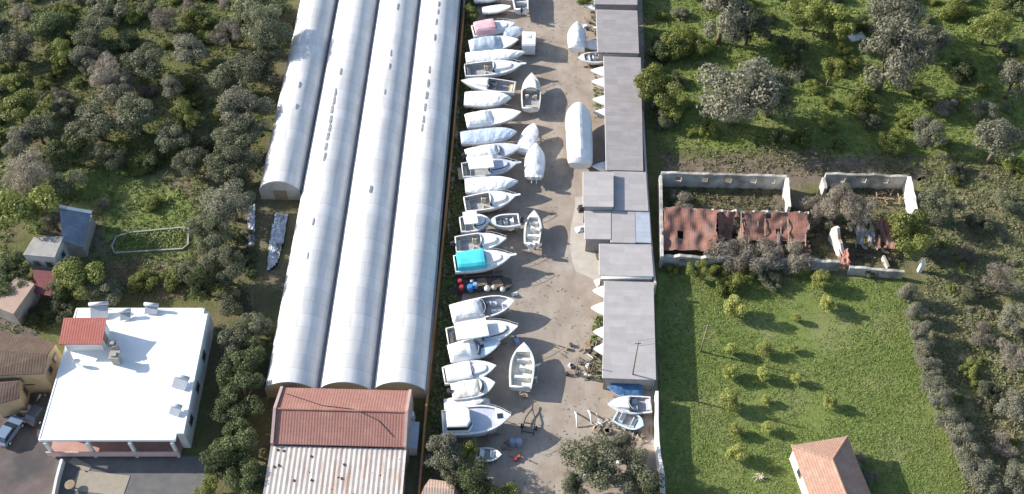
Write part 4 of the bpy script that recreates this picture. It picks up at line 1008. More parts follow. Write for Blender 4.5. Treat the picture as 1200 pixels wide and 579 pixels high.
# ------------------------------------------------------------------ boats
class Boat:
    def __init__(s, L, B, z0, fb, p=2.2, stern=.86, rise=.35, mid=.42):
        s.L, s.B, s.z0, s.fb, s.p, s.st, s.rise, s.mid = L, B, z0, fb, p, stern, rise, mid
    def x(s, t): return -s.L/2+s.L*t
    def hb(s, t):
        if t < s.mid: return s.B/2*(s.st+(1-s.st)*math.sin(math.pi/2*t/s.mid))
        return max(s.B/2*(1-((t-s.mid)/(1-s.mid))**s.p), .03)
    def zs(s, t): return s.z0+s.fb+s.rise*t*t
    def hull(s, m, parent, stripe=None):
        b = MB(); secs = []
        for i in range(15):
            t = i/14; t = 1-(1-t)**1.25; h = s.hb(t); zs = s.zs(t)
            zk = s.z0+(0 if t < .6 else (s.zs(1)-s.z0-.25)*((t-.6)/.4)**2.4)
            ch = h*(.86-.35*max(0, t-.5)*2*.6); zc = zk+(zs-zk)*.32; x = s.x(t)
            xb = x-(.0 if t < .7 else 0)
            secs.append([(x, h, zs), (x, h*1.015, zs-.12), (xb, (h+ch)/2*1.02, (zs+zc)/2), (xb, ch, zc), (xb, 0, zk), (xb, -ch, zc), (xb, -(h+ch)/2*1.02, (zs+zc)/2), (x, -h*1.015, zs-.12), (x, -h, zs)])
        b.loft([q[::-1] for q in secs], True, True)
        b.build('hull', m, parent, smooth=False)
    def deck(s, t0, m, mi, parent, floor=None, w=.17):
        ts = [t0+(1-t0)*(1-(1-i/10)**1.2) for i in range(11)]
        b = MB(); rows = []
        for t in ts:
            h = s.hb(t); z = s.zs(t)+.012; x = s.x(t)
            rows.append([(x, -h, z), (x, -h*.55, z+.06*min(1, h)), (x, 0, z+.08*min(1, h)), (x, h*.55, z+.06*min(1, h)), (x, h, z)])
        b.loft(rows, False, False)
        if t0 > .02:
            tt = [t0*i/8 for i in range(9)]
            for sg in (1, -1):
                r = [[(s.x(t), sg*s.hb(t), s.zs(t)+.012), (s.x(t), sg*(s.hb(t)-w), s.zs(t)+.03)] for t in tt]
                if sg > 0: r = [q[::-1] for q in r]
                b.loft(r, False, False)
            h = s.hb(0)-w
            b.box((s.x(0)+w/2, 0, s.zs(0)-.03), (w, 2*h-.01, .11))
            fl = floor if floor is not None else s.z0+.35
            c = MB(); r = []
            for t in tt:
                h = s.hb(t)-w-.002; z = s.zs(t)+.02; x = s.x(t) if t > 0 else s.x(0)+w
                r.append([(x, -h, z), (x, -h*.96, fl), (x, h*.96, fl), (x, h, z)])
            c.loft(r, False, False)
            h = s.hb(t0)-w; x = s.x(t0); c.add([(x-.01, -h, fl), (x-.01, h, fl), (x-.01, h, s.zs(t0)), (x-.01, -h, s.zs(t0))], [(0,1,2,3)])
            c.build('cockpit', mi, parent)
        b.build('deck', m, parent, smooth=True)
    def cover(s, t0, t1, h, m, parent, peak=.5, name='cover', sharp=1.6, over=.12):
        b = MB(); secs = []; n = 26
        for i in range(n+1):
            t = t0+(t1-t0)*i/n; hbb = s.hb(t)+.05; z0 = s.zs(t); x = s.x(t)
            f = (i/n); k = min(1, f/.12, (1-f)/.25)**.6*(1-.35*abs(f-peak)); row = []
            zl = z0-over
            for j in range(11):
                u = -1+2*j/10; z = z0+.02+h*k*(1-abs(u)**sharp)+.07*noise.noise(Vector((x*1.7+h, u*2.2, hbb)))+.018*noise.noise(Vector((x*4+h, u*5, hbb)))
                if j in (0, 10): z = zl
                row.append((x, u*hbb*(1.0 if j in (0,10) else .99), z))
            secs.append(row)
        b.loft([q for q in secs], True, True)
        return b.build(name, m, parent, smooth=False)
    def canopy(s, t0, t1, h, m, parent, wf=.9, name='canopy', front_rake=.25):
        b = MB(); secs = []
        for i in range(9):
            f = i/8; t = t0+(t1-t0)*f; hw = s.hb(t)*wf; z0 = s.zs(t)+.03
            hh = h*(1 if f < .85 else 1-.1*(f-.85)/.15)*(1 if f > .08 else .92)
            xo = s.x(t)
            secs.append([(xo+(front_rake if i == 8 else 0), -hw, z0), (xo, -hw*.94, z0+hh*.75), (xo, -hw*.7, z0+hh*.97), (xo, 0, z0+hh*1.04), (xo, hw*.7, z0+hh*.97), (xo, hw*.94, z0+hh*.75), (xo+(front_rake if i == 8 else 0), hw, z0)])
        b.loft(secs, True, True)
        return b.build(name, m, parent, smooth=False)
    def cabin(s, t0, t1, wf, h, m, parent, win=GLASS, fr=.5, ar=.1):
        ts = [t0+(t1-t0)*i/6 for i in range(7)]
        lo = [(s.x(t), -s.hb(t)*wf*(1 if i < 6 else .55)) for i, t in enumerate(ts)]; lo += [(x, -y) for x, y in lo[::-1]]
        cx = s.x((t0+t1)/2); ln = s.x(t1)-s.x(t0)
        def at(f, grow=0): return [((x+(grow if x > cx else -grow))-f*fr*h*(max(0,(x-cx))/(ln/2))+f*ar*h*(max(0,(cx-x))/(ln/2)), y*(1-.16*f)+math.copysign(grow, y)) for x, y in lo]
        zb = s.zs((t0+t1)/2)-.05
        b = MB(); n = len(lo)
        l0, l1, l2 = at(0), at(.94), at(1.0); l2 = [(cx+(x-cx)*.93, y*.9) for x, y in l2]
        b.loft([[(x, y, z) for x, y in q] for q, z in ((l0, zb), (l1, zb+h*.94), (l2, zb+h))], False, True, closed=True)
        o = b.build('cabin', m, parent, smooth=False)
        if win:
            w_ = MB(); w_.loft([[(x, y, zb+h*.42) for x, y in at(.42, .018)], [(x, y, zb+h*.82) for x, y in at(.82, .018)]], False, False, closed=True)
            w_.build('window', win, o)
        return o
    def windscreen(s, t, parent, h=.5, wf=.82):
        b = MB(); lo = []; hi = []
        for k in range(9):
            u = -1+2*k/8; y = u*s.hb(t)*wf; x = s.x(t)+.45*(1-u*u)
            lo.append((x, y, s.zs(t)+.05)); hi.append((x-.35, y*.92, s.zs(t)+.05+h))
        b.loft([lo, hi], False, False); b.loft([[(x-.03, y, z) for x, y, z in lo], [(x-.03, y, z) for x, y, z in hi]], False, False)
        o = b.build('windscreen', GLASS, parent)
        b = MB(); b.tube(hi, .03, 5); b.build('frame', METAL, o)
    def rail(s, parent, t0=.62, h=.5):
        b = MB(); pts = []
        for k in range(9): t = t0+(1-t0)*k/8; pts.append((s.x(t)+.02, -(max(s.hb(t)-.08, .02)), s.zs(t)+h))
        pts += [(x, -y, z) for x, y, z in pts[::-1]]
        b.tube(pts, .025, 5)
        for k in (0, 3, 6, 11, 14, 17): q = pts[k]; b.tube([(q[0], q[1], q[2]-h), q], .02, 4)
        b.build('bow_rail', METAL, parent)
    def pulpit(s, parent, m, ln=.7):
        z = s.zs(1)+.03; b = MB(); b.prism([(s.x(.96), -.22), (s.x(1)+ln*.8, -.16), (s.x(1)+ln, 0), (s.x(1)+ln*.8, .16), (s.x(.96), .22)], z, z+.09); b.build('bow_platform', m, parent)
    def motor(s, parent, y=0, m=DARK, k=1.0):
        b = MB(); x = s.x(0)-.3*k; z = s.zs(0)
        b.box((x-.05, y, z+.28*k), (.6*k, .4*k, .55*k), 0, 0, .72); b.box((x, y, z-.35*k), (.22*k, .14*k, .8*k)); b.box((x-.05, y, z-.72*k), (.55*k, .1*k, .14*k)); b.box((x+.2*k, y, z-.02), (.25*k, .3*k, .2*k))
        b.build('outboard_motor', m, parent)
    def hatch(s, t, parent, w_=.5, m=GLASS):
        b = MB(); b.box((s.x(t), 0, s.zs(t)+.1), (w_, w_*.95, .07)); b.build('hatch', m, parent)
    def seats(s, parent, lst, m=TAN, zf=None):
        fl = s.z0+.35 if zf is None else zf
        for (t, y, lx, ly, h) in lst:
            b = MB(); b.box((s.x(t), y*s.hb(t), fl+h/2), (lx, ly, h)); b.box((s.x(t)-lx*.42, y*s.hb(t), fl+h+.12), (lx*.16, ly*.95, .26)); b.build('seat', m, parent)
    def console(s, parent, t, y=0, h=.95):
        fl = s.z0+.35; b = MB(); b.box((s.x(t), y, fl+h/2), (.6,.7,h), 0, 0, .8); o = b.build('console', WHITE, parent)
        b = MB(); b.slab([(s.x(t)+.28,-.3+y,fl+h), (s.x(t)+.28,.3+y,fl+h), (s.x(t)+.08,.28+y,fl+h+.35), (s.x(t)+.08,-.28+y,fl+h+.35)], .03); b.build('windscreen', GLASS, o)

def cradle(bt, loc, rz, label):
    t = thing('boat_cradle', label, 'boat cradle', loc, rz, 'cradles under the boats')
    b = MB(); L_, B_ = bt.L, bt.B
    for y in (-.42, .42): b.box((-L_*.04, y*B_*.6, .16), (L_*.74, .14, .16))
    for tt in (.16, .66): b.box((bt.x(tt), 0, .31), (.16, B_*1.02, .14))
    b.build('frame', STEEL, t)
    for tt in (.16, .4, .66):
        b = MB(); b.box((bt.x(tt), 0, (bt.z0+.38)/2), (.3,.4,max(bt.z0-.4,.1))); b.build('keel_block', WOOD, t)
    for tt in (.16, .66):
        for sg in (-1, 1):
            h = bt.hb(tt); b = MB(); b.tube([(bt.x(tt), sg*(B_*.5), .38), (bt.x(tt), sg*h*.93, bt.z0+bt.fb*.42)], .05, 6); b.box((bt.x(tt), sg*h*.94, bt.z0+bt.fb*.42), (.3,.1,.25)); b.build('prop', STEEL, t)
def trailer(bt, loc, rz, label):
    t = thing('boat_trailer', label, 'boat trailer', loc, rz, 'trailers under the lane boats')
    b = MB(); L_ = bt.L
    for sg in (-1, 1): b.tube([(-L_*.42, sg*.62, .52), (L_*.12, sg*.62, .52), (L_*.42, sg*.06, .5)], .05, 6)
    b.tube([(L_*.4, 0, .5), (L_*.62, 0, .5)], .06, 6)
    for x in (-.4, -.1, .15): b.box((x*L_, 0, .55), (.1, 1.3, .1))
    b.tube([(L_*.5, 0, .0), (L_*.5, 0, .6)], .04, 6); b.build('frame', STEEL, t)
    for x in (-.3, -.05, .2):
        b = MB(); b.box((x*L_, 0, (bt.z0+.6)/2), (.3,.35,max(bt.z0-.6,.06))); b.build('keel_roller', WOOD, t)
    for sg in (-1, 1):
        b = MB(); c = (-L_*.12, sg*(.95)); pr = [(c[0]+.3*math.cos(a), .3+.3*math.sin(a)) for a in [2*math.pi*k/14 for k in range(14)]]
        b.loft([[(x, c[1]-.1, z) for x, z in pr], [(x, c[1]+.1, z) for x, z in pr]], True, True, closed=True); wh = b.build('wheel', RUBBER, t)
        b = MB(); b.loft([[(c[0]+(x-c[0])*.5, c[1]+s_, .3+(z-.3)*.5) for x, z in pr] for s_ in (-.11,.11)], True, True, closed=True); b.build('rim', METAL, wh)

def boat(label, short, stern, bow, beam, style, hullm=WHITE, deckm=DECK, z0=.85, fb=1.15, opt='', zref=None, tr=False, support=True, coverm=TARPW, name='boat', group=None, p=2.2, ch=.55, st=.86, ct=.6, L=None):
    zr = z0+fb if zref is None else zref
    a, c = G(*stern, zr), G(*bow, zr); d = c-a
    if L is None: L = d.length
    mid = (a+c)/2; mid.z = 0; rz = math.atan2(d.y, d.x)
    beam *= 1.24; L *= 1.05
    bt = Boat(L, beam, z0, fb, p+.35, st)
    t = thing(name, label, 'boat', mid, rz, group)
    bt.hull(hullm, t)
    if style == 'covered':
        bt.cover(-.01, .985, ch, coverm, t)
    elif style == 'aftcover':
        bt.deck(ct-.05, deckm, INNER, t); bt.cover(-.01, ct, ch, coverm, t, .4, sharp=2.6)
        if 'w' in opt: bt.windscreen(ct+.01, t, .4)
    elif style == 'bowrider':
        bt.deck(.9, deckm, INNER, t); bt.cover(-.01, .5, ch, coverm, t, .4, sharp=3)
        bt.windscreen(.52, t, .4); bt.seats(t, [(.68,.42,.9,.5,.45), (.68,-.42,.9,.5,.45), (.83,0,.45,.6,.42)], LILAC)
    elif style == 'cuddy':
        bt.deck(.5, deckm, INNER, t); bt.cabin(.5, .84, .62, .42, deckm, t, None); bt.windscreen(.5, t, .55)
        bt.seats(t, [(.38,.42,.55,.5,.5), (.38,-.42,.55,.5,.5), (.07,0,.5,beam*.6,.45)], TAN if 'l' not in opt else LILAC)
    elif style == 'open':
        bt.deck(.78, deckm, INNER if 'c' not in opt else CREAM, t, w=.22)
        if 'n' not in opt: bt.console(t, .45)
        bt.seats(t, [(.25,0,.5,beam*.55,.45), (.66,0,.5,beam*.5,.35)], DECK)
    elif style == 'cruiser':
        bt.deck(.36, deckm, INNER, t); bt.cabin(.36, .74, .72, .85, deckm, t, GLASS)
        bt.seats(t, [(.08,0,.5,beam*.6,.45), (.24,.5,.5,.5,.5)], TAN)
    elif style == 'canopy':
        bt.deck(.5, deckm, INNER, t); bt.canopy(.05, .52, ch, coverm, t); bt.cabin(.54, .84, .6, .35, deckm, t, None); bt.windscreen(.53, t, .45)
    elif style == 'hardtop':
        bt.deck(.5, deckm, INNER, t); bt.cabin(.5, .86, .64, .45, deckm, t, GLASS); bt.windscreen(.5, t, .75)
        b = MB(); z = bt.zs(.4)+1.15; ts = [.12,.2,.3,.4,.5,.57]
        pl = [(bt.x(q), -bt.hb(q)*.8) for q in ts]; pl += [(x, -y) for x, y in pl[::-1]]
        b.prism(pl, z, z+.1, 0, [(x*.98, y*.95) for x, y in pl]); ht = b.build('hardtop', WHITE, t)
        b = MB()
        for q in (.14, .5):
            for sg in (-1, 1): b.tube([(bt.x(q), sg*bt.hb(q)*.84, bt.zs(q)), (bt.x(q)+.05, sg*bt.hb(q)*.74, z+.02)], .035, 5)
        b.build('support', METAL, ht)
        bt.seats(t, [(.06,0,.4,beam*.6,.45)], TAN)
    if 'r' in opt: bt.rail(t)
    if 'p' in opt: bt.pulpit(t, deckm)
    if 'm' in opt: bt.motor(t)
    if 'M' in opt: bt.motor(t, .35, WHITE); bt.motor(t, -.35, WHITE)
    if 'h' in opt: bt.hatch(.74 if style != 'canopy' else .72, t, .55)
    if 'k' in opt: bt.hatch(.64, t, .5); 
    if 's' in opt:
        b = MB(); b.box((bt.x(0)-.3, 0, bt.z0+.4), (.6, beam*.7, .1)); b.build('swim_platform', WOOD, t)
    if support:
        (trailer if tr else cradle)(bt, mid, rz, ('steel trailer under the ' if tr else 'steel cradle propping the ')+short)
    return t, bt

ROWG = 'boats laid up in the left row'
# ---- left row, from the top of the photo to the bottom
boat('white covered boat cut by the top edge, topmost of the left row', 'topmost boat of the left row', (556,-3), (592,-6), 1.9, 'covered', z0=.5, fb=.8, group=ROWG)
boat('small plain white dinghy above the faded red canopy boat', 'small plain white dinghy', (566,12), (598,9), 1.5, 'covered', z0=.4, fb=.55, ch=.12, group=ROWG)
boat('boat with a faded red and white canvas canopy', 'faded red canopy boat', (555,36), (602,29), 2.4, 'canopy', coverm=PINK, ch=1.0, opt='r', group=ROWG)
boat('boat hung with a blue-grey tarp over its stern half, white bow showing', 'half blue-tarped boat', (552,54), (606,48), 2.6, 'aftcover', coverm=TARPB, ct=.66, ch=.9, opt='', group=ROWG)
boat('short boat under a slate tarp between the red canopy boat and the caravan', 'short slate-tarped boat', (590,40), (612,35), 1.9, 'covered', coverm=TARPB, ch=.4, group=ROWG)
boat('long narrow white covered boat whose bow reaches the caravan', 'long narrow covered boat by the caravan', (548,67), (614,63), 2.1, 'covered', ch=.45, p=1.9, group=ROWG)
boat('white cabin boat with dark windscreen and round cockpit hood, below the long narrow one', 'dark windscreen cabin boat', (546,82), (610,77), 2.5, 'cuddy', opt='rphk', group=ROWG)
boat('white boat pointing its bow left, the only one reversed beside the wall', 'reversed white boat', (602,102), (542,96), 2.2, 'cuddy', opt='', group=ROWG, p=1.9)
boat('white covered boat with a broad smooth cover, below the reversed boat', 'broad smooth covered boat', (546,115), (598,116), 2.6, 'covered', ch=.6, opt='', group=ROWG)
boat('white boat with lumpy stern cover and long smooth foredeck', 'lumpy stern cover boat', (548,141), (609,133), 2.5, 'aftcover', ct=.48, ch=.75, group=ROWG)
boat('long boat wrapped in a pale blue tarp, squared at both ends', 'pale blue wrapped boat', (542,161), (604,156), 2.3, 'covered', coverm=M('pale_blue_tarp', (.36,.44,.55), (.48,.54,.61), .9, .6, .3, .3), ch=.4, p=3.2, group=ROWG)
boat('boat with cream-white stern cover and pale lilac foredeck, below the pale blue wrapped boat', 'lilac foredeck boat', (548,182), (609,173), 2.3, 'aftcover', ct=.58, ch=.7, deckm=LILAC, opt='wm', group=ROWG)
boat('motor cruiser with white hardtop, lilac bow and a swim platform', 'hardtop cruiser with swim platform', (543,199), (604,193), 2.5, 'hardtop', deckm=LILAC, opt='rphs', group=ROWG)
boat('smooth all-white covered boat with a pointed bow, between two cruisers', 'smooth pointed covered boat', (547,217), (606,214), 2.4, 'covered', ch=.55, p=1.8, group=ROWG)
boat('white motorboat with wide dark windscreen and open dark cockpit', 'open dark cockpit motorboat', (546,239), (603,231), 2.5, 'cuddy', opt='rph', group=ROWG)
boat('stubby grey boat with a raised white wheelhouse roof', 'stubby wheelhouse boat', (540,263), (574,259), 2.4, 'hardtop', hullm=LILAC, opt='', group=ROWG)
boat('short boat facing left with an open purple-grey cockpit, beside the wheelhouse boat', 'short left-facing boat', (608,257), (574,261), 1.9, 'open', opt='m', group=ROWG)
boat('white cabin boat with a sharply pointed bow above the turquoise canopy', 'sharp bow cabin boat', (535,286), (592,281), 2.5, 'cuddy', opt='rm', group=ROWG, p=1.7)
boat('white boat with a bright turquoise canopy and blue windscreen cloth', 'turquoise canopy boat', (534,309), (598,301), 2.6, 'canopy', coverm=TURQ, ch=1.0, opt='rph', group=ROWG)
boat('bowrider with white stern cover and rounded open bow', 'rounded open bow bowrider', (531,367), (601,354), 2.6, 'bowrider', ch=.75, p=3.2, opt='', group=ROWG)
boat('large white cruiser with hardtop and dark hatches, longest of the lower left row', 'large dark hatch cruiser', (526,396), (605,384), 2.9, 'hardtop', opt='rh', fb=1.2, group=ROWG)
boat('boat with a crumpled white tarp over its stern and pale blue bow', 'crumpled tarp boat', (528,414), (585,403), 2.4, 'aftcover', ct=.55, ch=1.0, deckm=M('pale_blue_deck', (.5,.6,.7), (.58,.66,.74), 1.2, .5), opt='rwk', group=ROWG)
boat('boat with a clean flat white canopy and a single dark foredeck hatch', 'flat white canopy boat', (521,440), (580,430), 2.3, 'canopy', ch=.55, opt='h', hullm=WHITE, group=ROWG)
boat('cream-topped rounded motorboat with a dark outboard', 'cream-topped motorboat', (531,458), (579,450), 2.3, 'aftcover', coverm=M('cream_cover', (.78,.74,.64), (.7,.66,.56), 1, .6), ct=.66, ch=.4, opt='wm', p=2.8, group=ROWG)
boat('slim white skiff partly hidden behind the biggest cabin boat', 'slim white skiff', (522,474), (567,470), 1.5, 'covered', z0=.6, fb=.8, ch=.25, group=ROWG)
t, bt = boat('biggest cabin boat of the left row, tall hull side with shade coloured lilac, white cabin block', 'biggest cabin boat', (520,496), (597,489), 3.1, 'open', hullm=LILAC, fb=1.7, z0=.9, zref=2.4, opt='n', group=ROWG)  # shade of the hull side is put into its lilac colour
bt.cabin(.06, .44, .86, 1.25, WHITE, t, GLASS, .2); bt.deck(.46, DECK, INNER, t) if False else None
b = MB(); pl = [(bt.x(q), -bt.hb(q)*.97) for q in (.0,.1,.2,.3,.4,.5,.6,.7,.785)]; pl += [(x, -y) for x, y in pl[::-1]]; b.prism(pl, bt.zs(.3)-.25, bt.zs(.3)-.12); b.build('inner_deck', LILAC, t)
bt.hatch(.84, t, .7); bt.rail(t, .66)

# ---- boats standing in the lane
boat('white boat with outboard at the top of the lane, stern towards us', 'topmost lane boat', (611,10), (607,-28), 2.1, 'open', opt='m', tr=True)
boat('white boat with cluttered deck pointing away, upper one in the lane', 'cluttered upper lane boat', (622,126), (623,88), 2.4, 'cuddy', deckm=CREAM, opt='', tr=True, fb=.95)
boat('round-bowed white covered boat turned slightly right in the lane', 'round-bowed lane boat', (613,177), (626,147), 2.0, 'covered', ch=.35, p=3.2, tr=True, fb=.7)
boat('white covered boat with twin white outboards pointing away in the lane', 'twin outboard lane boat', (626,206), (628,170), 2.3, 'covered', ch=.7, opt='M', tr=True, fb=.9)
boat('slim open white boat alone in the middle of the lane', 'slim open lane boat', (623,285), (626,249), 1.9, 'open', opt='Mc', tr=True, fb=.8)
boat('wide open white boat with clean deck at the lower end of the lane', 'wide open lane boat', (610,453), (614,404), 2.5, 'open', opt='c', tr=True, fb=.95)
# ---- right side of the lane
t, bt = boat('huge boat entirely shrink-wrapped in white beside the sheds', 'huge shrink-wrapped boat', (680,190), (677,124), 3.0, 'covered', fb=1.6, z0=.9, ch=1.7, p=5.5, zref=2.2, name='wrapped_boat', st=.92)
boat('white boat under a peaked cover near the top of the sheds', 'peaked cover boat', (676,55), (676,28), 2.3, 'covered', ch=1.0, tr=True)
boat('low white hull with its bow poking left beneath the second shed', 'low white hull by the second shed', (712,66), (678,69), 2.0, 'open', opt='', z0=.5, fb=.8)
IN = 'boats stored with their bows out of the sheds'
for (x, y, lb) in ((686,53,'white bow sticking out above the low white hull'), (690,8,'white bow sticking out between the two topmost sheds'), (698,84,'white bow poking out of the longest shed, uppermost'), (699,97,'white bow poking out of the longest shed, second one'),
                   (700,118,'white bow poking out of the longest shed, third one'), (701,133,'white bow poking out just above the wrapped boat'), (700,196,'white bow poking out below the wrapped boat'),
                   (700,342,'white bow poking out of the long pale shed, uppermost'), (698,362,'white bow poking out of the long pale shed, second one'), (701,390,'white bow poking out just above the scrap'), (701,410,'white bow poking out of the long pale shed, lowest')):
    boat(lb, '', (x+40, y), (x-5, y), 2.1, 'covered', z0=.45, fb=.7, ch=.3, support=False, group=IN, p=1.5)
    p = G(x+20, y, 1.2); b = MB(); L_ = 3.0
    for k in (-.8, .8): b.box((k, 0, .225), (.2, 1.4, .44))
    b.box((0, 0, .1), (1.4, .3, .18))
    tag(b.build('timber_blocks', WOOD, None, (p.x, p.y, 0)), 'timber blocks under the '+lb, 'timber', 'timber blocks in the sheds')
# ---- bottom right corner
boat('boat under a dark blue tarp against the end wall of the long shed', 'dark blue tarped boat', (752,457), (713,455), 1.9, 'covered', coverm=TARPD, ch=.35, z0=.4, fb=.7)
boat('white motorboat with lilac cockpit below the dark blue tarped boat', 'lilac cockpit motorboat', (762,474), (713,475), 2.0, 'cuddy', z0=.45, fb=.8, opt='lr')
boat('small blue open boat with white rim lying askew by the white wall', 'askew blue open boat', (722,486), (753,500), 1.9, 'open', hullm=BLUEHULL, deckm=M('pale_blue_rim', (.5,.62,.75), (.42,.54,.68), 1, .5), z0=.3, fb=.6, opt='n', p=3.5)
boat('wrecked white boat shell lying under the trees at the yard bottom', 'wrecked shell', (558,532), (587,534), 1.5, 'open', z0=.25, fb=.5, opt='n', support=True)

# ------------------------------------------------------------------ caravan and cars
p = G(619.5,58,0); t = thing('caravan', 'white box caravan parked at the bows of the upper left row', 'caravan', p, math.radians(88))
b = MB(); pr = [(-1.75,.55), (-1.8,1.2), (-1.7,2.3), (-1.5,2.5), (1.3,2.5), (1.6,2.3), (1.85,1.3), (1.75,.55)]
b.loft([[(x, -1.05, z) for x, z in pr], [(x, 1.05, z) for x, z in pr]], True, True, closed=True); body = b.build('body', WHITE, t)
b = MB(); b.box((.2,0,2.54), (.6,.6,.09)); b.build('roof_hatch', LILAC, body)
for y in (-1.06, 1.06): b = MB(); b.box((-.4,y,1.7), (1.2,.05,.6)); b.build('window', GLASS, body)
b = MB(); b.tube([(1.7,.5,.45), (2.8,0,.45)], .05, 6); b.tube([(1.7,-.5,.45), (2.8,0,.45)], .05, 6); b.build('drawbar', STEEL, t)
for y in (-1.0, 1.0):
    b = MB(); pr = [(-.1+.32*math.cos(a), .32+.32*math.sin(a)) for a in [2*math.pi*k/14 for k in range(14)]]
    b.loft([[(x, y-.1, z) for x, z in pr], [(x, y+.1, z) for x, z in pr]], True, True, closed=True); b.build('wheel', RUBBER, t)
def car(px, py, rz, label, m):
    t = thing('parked_car', label, 'car', G(px, py, 0), rz); W = .86
    low = [(-2,.35), (-2.05,.7), (-1.9,.95), (-.9,1.0), (.85,.98), (1.8,.82), (2.05,.6), (2.0,.32)]
    b = MB(); b.loft([[(x, y*(1 if 0 < i < 7 else .97), z) for i, (x, z) in enumerate(low)] for y in (-W, W)], True, True, closed=True); bd = b.build('body', m, t)
    b = MB(); lo = [(-1.75,-.8), (.95,-.8), (.95,.8), (-1.75,.8)]; hi = [(-1.3,-.66), (.2,-.66), (.2,.66), (-1.3,.66)]
    b.loft([[(x, y, .96) for x, y in lo], [(x, y, 1.42) for x, y in hi]], False, False, closed=True); b.build('window', GLASS, t)
    b = MB(); b.prism(hi, 1.42, 1.47, 0, [(x*.95, y*.93) for x, y in hi]); b.build('roof', m, t)
    for y in (-.6,.6):
        b = MB(); b.box((2.03,y,.68), (.08,.34,.14)); b.build('headlight', METAL, t); b = MB(); b.box((-2.05,y,.78), (.06,.3,.16)); b.build('tail_light', RED, t)
    for x in (-1.25, 1.25):
        for y in (-.8, .8):
            pr = [(x+.32*math.cos(a), .32+.32*math.sin(a)) for a in [2*math.pi*k/14 for k in range(14)]]
            b = MB(); b.loft([[(q, y-.1, z) for q, z in pr], [(q, y+.1, z) for q, z in pr]], True, True, closed=True); wh = b.build('wheel', RUBBER, t)
            b = MB(); b.loft([[(x+(q-x)*.55, y+s_, .32+(z-.32)*.55) for q, z in pr] for s_ in (-.105,.105)], True, True, closed=True); b.build('rim', METAL, wh)
car(13,508,math.radians(70),'blue-grey car parked at the lower left beside the ochre house', M('slate_blue_paint', (.16,.22,.32), (.14,.19,.28), .5, .3, .5))
car(48,484,math.radians(68),'dark car squeezed between the ochre house and the villa', M('charcoal_paint', (.04,.04,.045), (.05,.05,.055), .5, .3, .5))

# ------------------------------------------------------------------ scrap and small things in the yard
p = G(621,495,0); t = thing('empty_trailer', 'empty dark boat trailer frame lying at the end of the lane', 'boat trailer', p, math.radians(80))
b = MB()
for sg in (-1, 1): b.tube([(-1.9, sg*.75, .42), (.3, sg*.6, .45), (1.7, 0, .45)], .07, 6)
b.tube([(1.5,0,.45), (2.4,0,.45)], .07, 6)
for x in (-1.6,-.4): b.box((x,0,.46), (.12,1.5,.1))
b.build('frame', DARK, t)
for y in (-.9,.9):
    pr = [(-.8+.3*math.cos(a), .3+.3*math.sin(a)) for a in [2*math.pi*k/12 for k in range(12)]]
    b = MB(); b.loft([[(x, y-.1, z) for x, z in pr], [(x, y+.1, z) for x, z in pr]], True, True, closed=True); b.build('wheel', RUBBER, t)

def barrel(px, py, m, label, r=.32, h=.9):
    t = thing('barrel', label, 'barrel', (G(px, py, .9).xy.to_3d()+Vector((0,0,.5))) if py < 345 else G(px, py, .4).xy.to_3d(), 0)
    b = MB(); b.loft([[(r*k*math.cos(2*math.pi*i/14), r*k*math.sin(2*math.pi*i/14), z*h) for i in range(14)] for z, k in ((0,.95), (.06,1), (.3,1), (.32,1.05), (.35,1), (.65,1), (.67,1.05), (.7,1), (.95,1), (1,.93))], True, True, closed=True); b.build('drum', m, t)
    b = MB(); b.cyl((0,0,h), r*.8, .03, 12); b.build('lid', m, t)
barrel(539,331,RED,'red barrel at the left end of the junk row, behind'); barrel(541,338,RED,'dull red barrel at the left end of the junk row, in front')
barrel(551,338,M('bright_blue_plastic', (.05,.2,.5), (.06,.24,.55), 1, .4),'bright blue barrel in the junk row, larger', .4, .95); barrel(557,335,M('light_blue_plastic', (.2,.38,.6), (.24,.42,.64), 1, .4),'light blue barrel in the junk row, smaller')
barrel(601,519,M('slate_blue_drum', (.2,.27,.38), (.25,.32,.43), 1, .5),'slate blue drum in the shade at the yard entrance, left of two', .42, 1.0); barrel(608,519,M('grey_blue_drum', (.26,.32,.41), (.3,.36,.45), 1, .5),'grey-blue drum in the shade at the yard entrance, right of two', .42, 1.0)
def buoy(px, py, label, m=WHITE, r=.35):
    p = G(px, py, r+.5); t = thing('buoy', label, 'buoy', (p.x, p.y, .5))
    b = MB(); b.loft([[(r*math.sin(a)*math.cos(2*math.pi*i/12)+.001, r*math.sin(a)*math.sin(2*math.pi*i/12), r-r*math.cos(a)) for i in range(12)] for a in [math.pi*k/8 for k in range(9)]], False, False, closed=True); b.build('float', m, t, smooth=True)
    b = MB(); b.tube([(0,0,2*r-.03), (0,0,2*r+.12)], .05, 6); b.build('eye', DARK, t)
buoy(571,338,'large white buoy in the middle of the junk row', r=.42); buoy(579,337,'tan buoy beside the large white one in the junk row', TAN, .38); buoy(589,339,'white buoy at the right end of the junk row', r=.36); buoy(553,329,'small white buoy behind the blue barrels', r=.25)
def pallet(px, py, rz, label, m=WOOD):
    t = thing('pallet', label, 'pallet', G(px, py, .5 if py < 345 and px < 600 and py > 320 else 0), rz)
    b = MB()
    for k in range(6): b.box((0, -.5+k*.2, .14), (1.2,.12,.03))
    b.build('boards', m, t)
    b = MB()
    for x in (-.5,0,.5): b.box((x,0,.06), (.1,1.1,.12))
    b.build('bearers', m, t)
pallet(565,331,.2,'wooden pallet at the back of the junk row'); pallet(583,333,.5,'wooden pallet near the right end of the junk row'); pallet(690,432,.4,'dark pallet among the scrap before the long shed'); pallet(703,300,.2,'pallet leaning on the concrete apron edge')
b = MB()
q = [G(536,335,.5), G(598,331,.5)]; d = q[1]-q[0]
t = thing('work_float', 'old dark flat-bottomed raft carrying the barrels and buoys of the junk row', 'raft', ((q[0]+q[1])/2).xy.to_3d(), math.atan2(d.y, d.x))
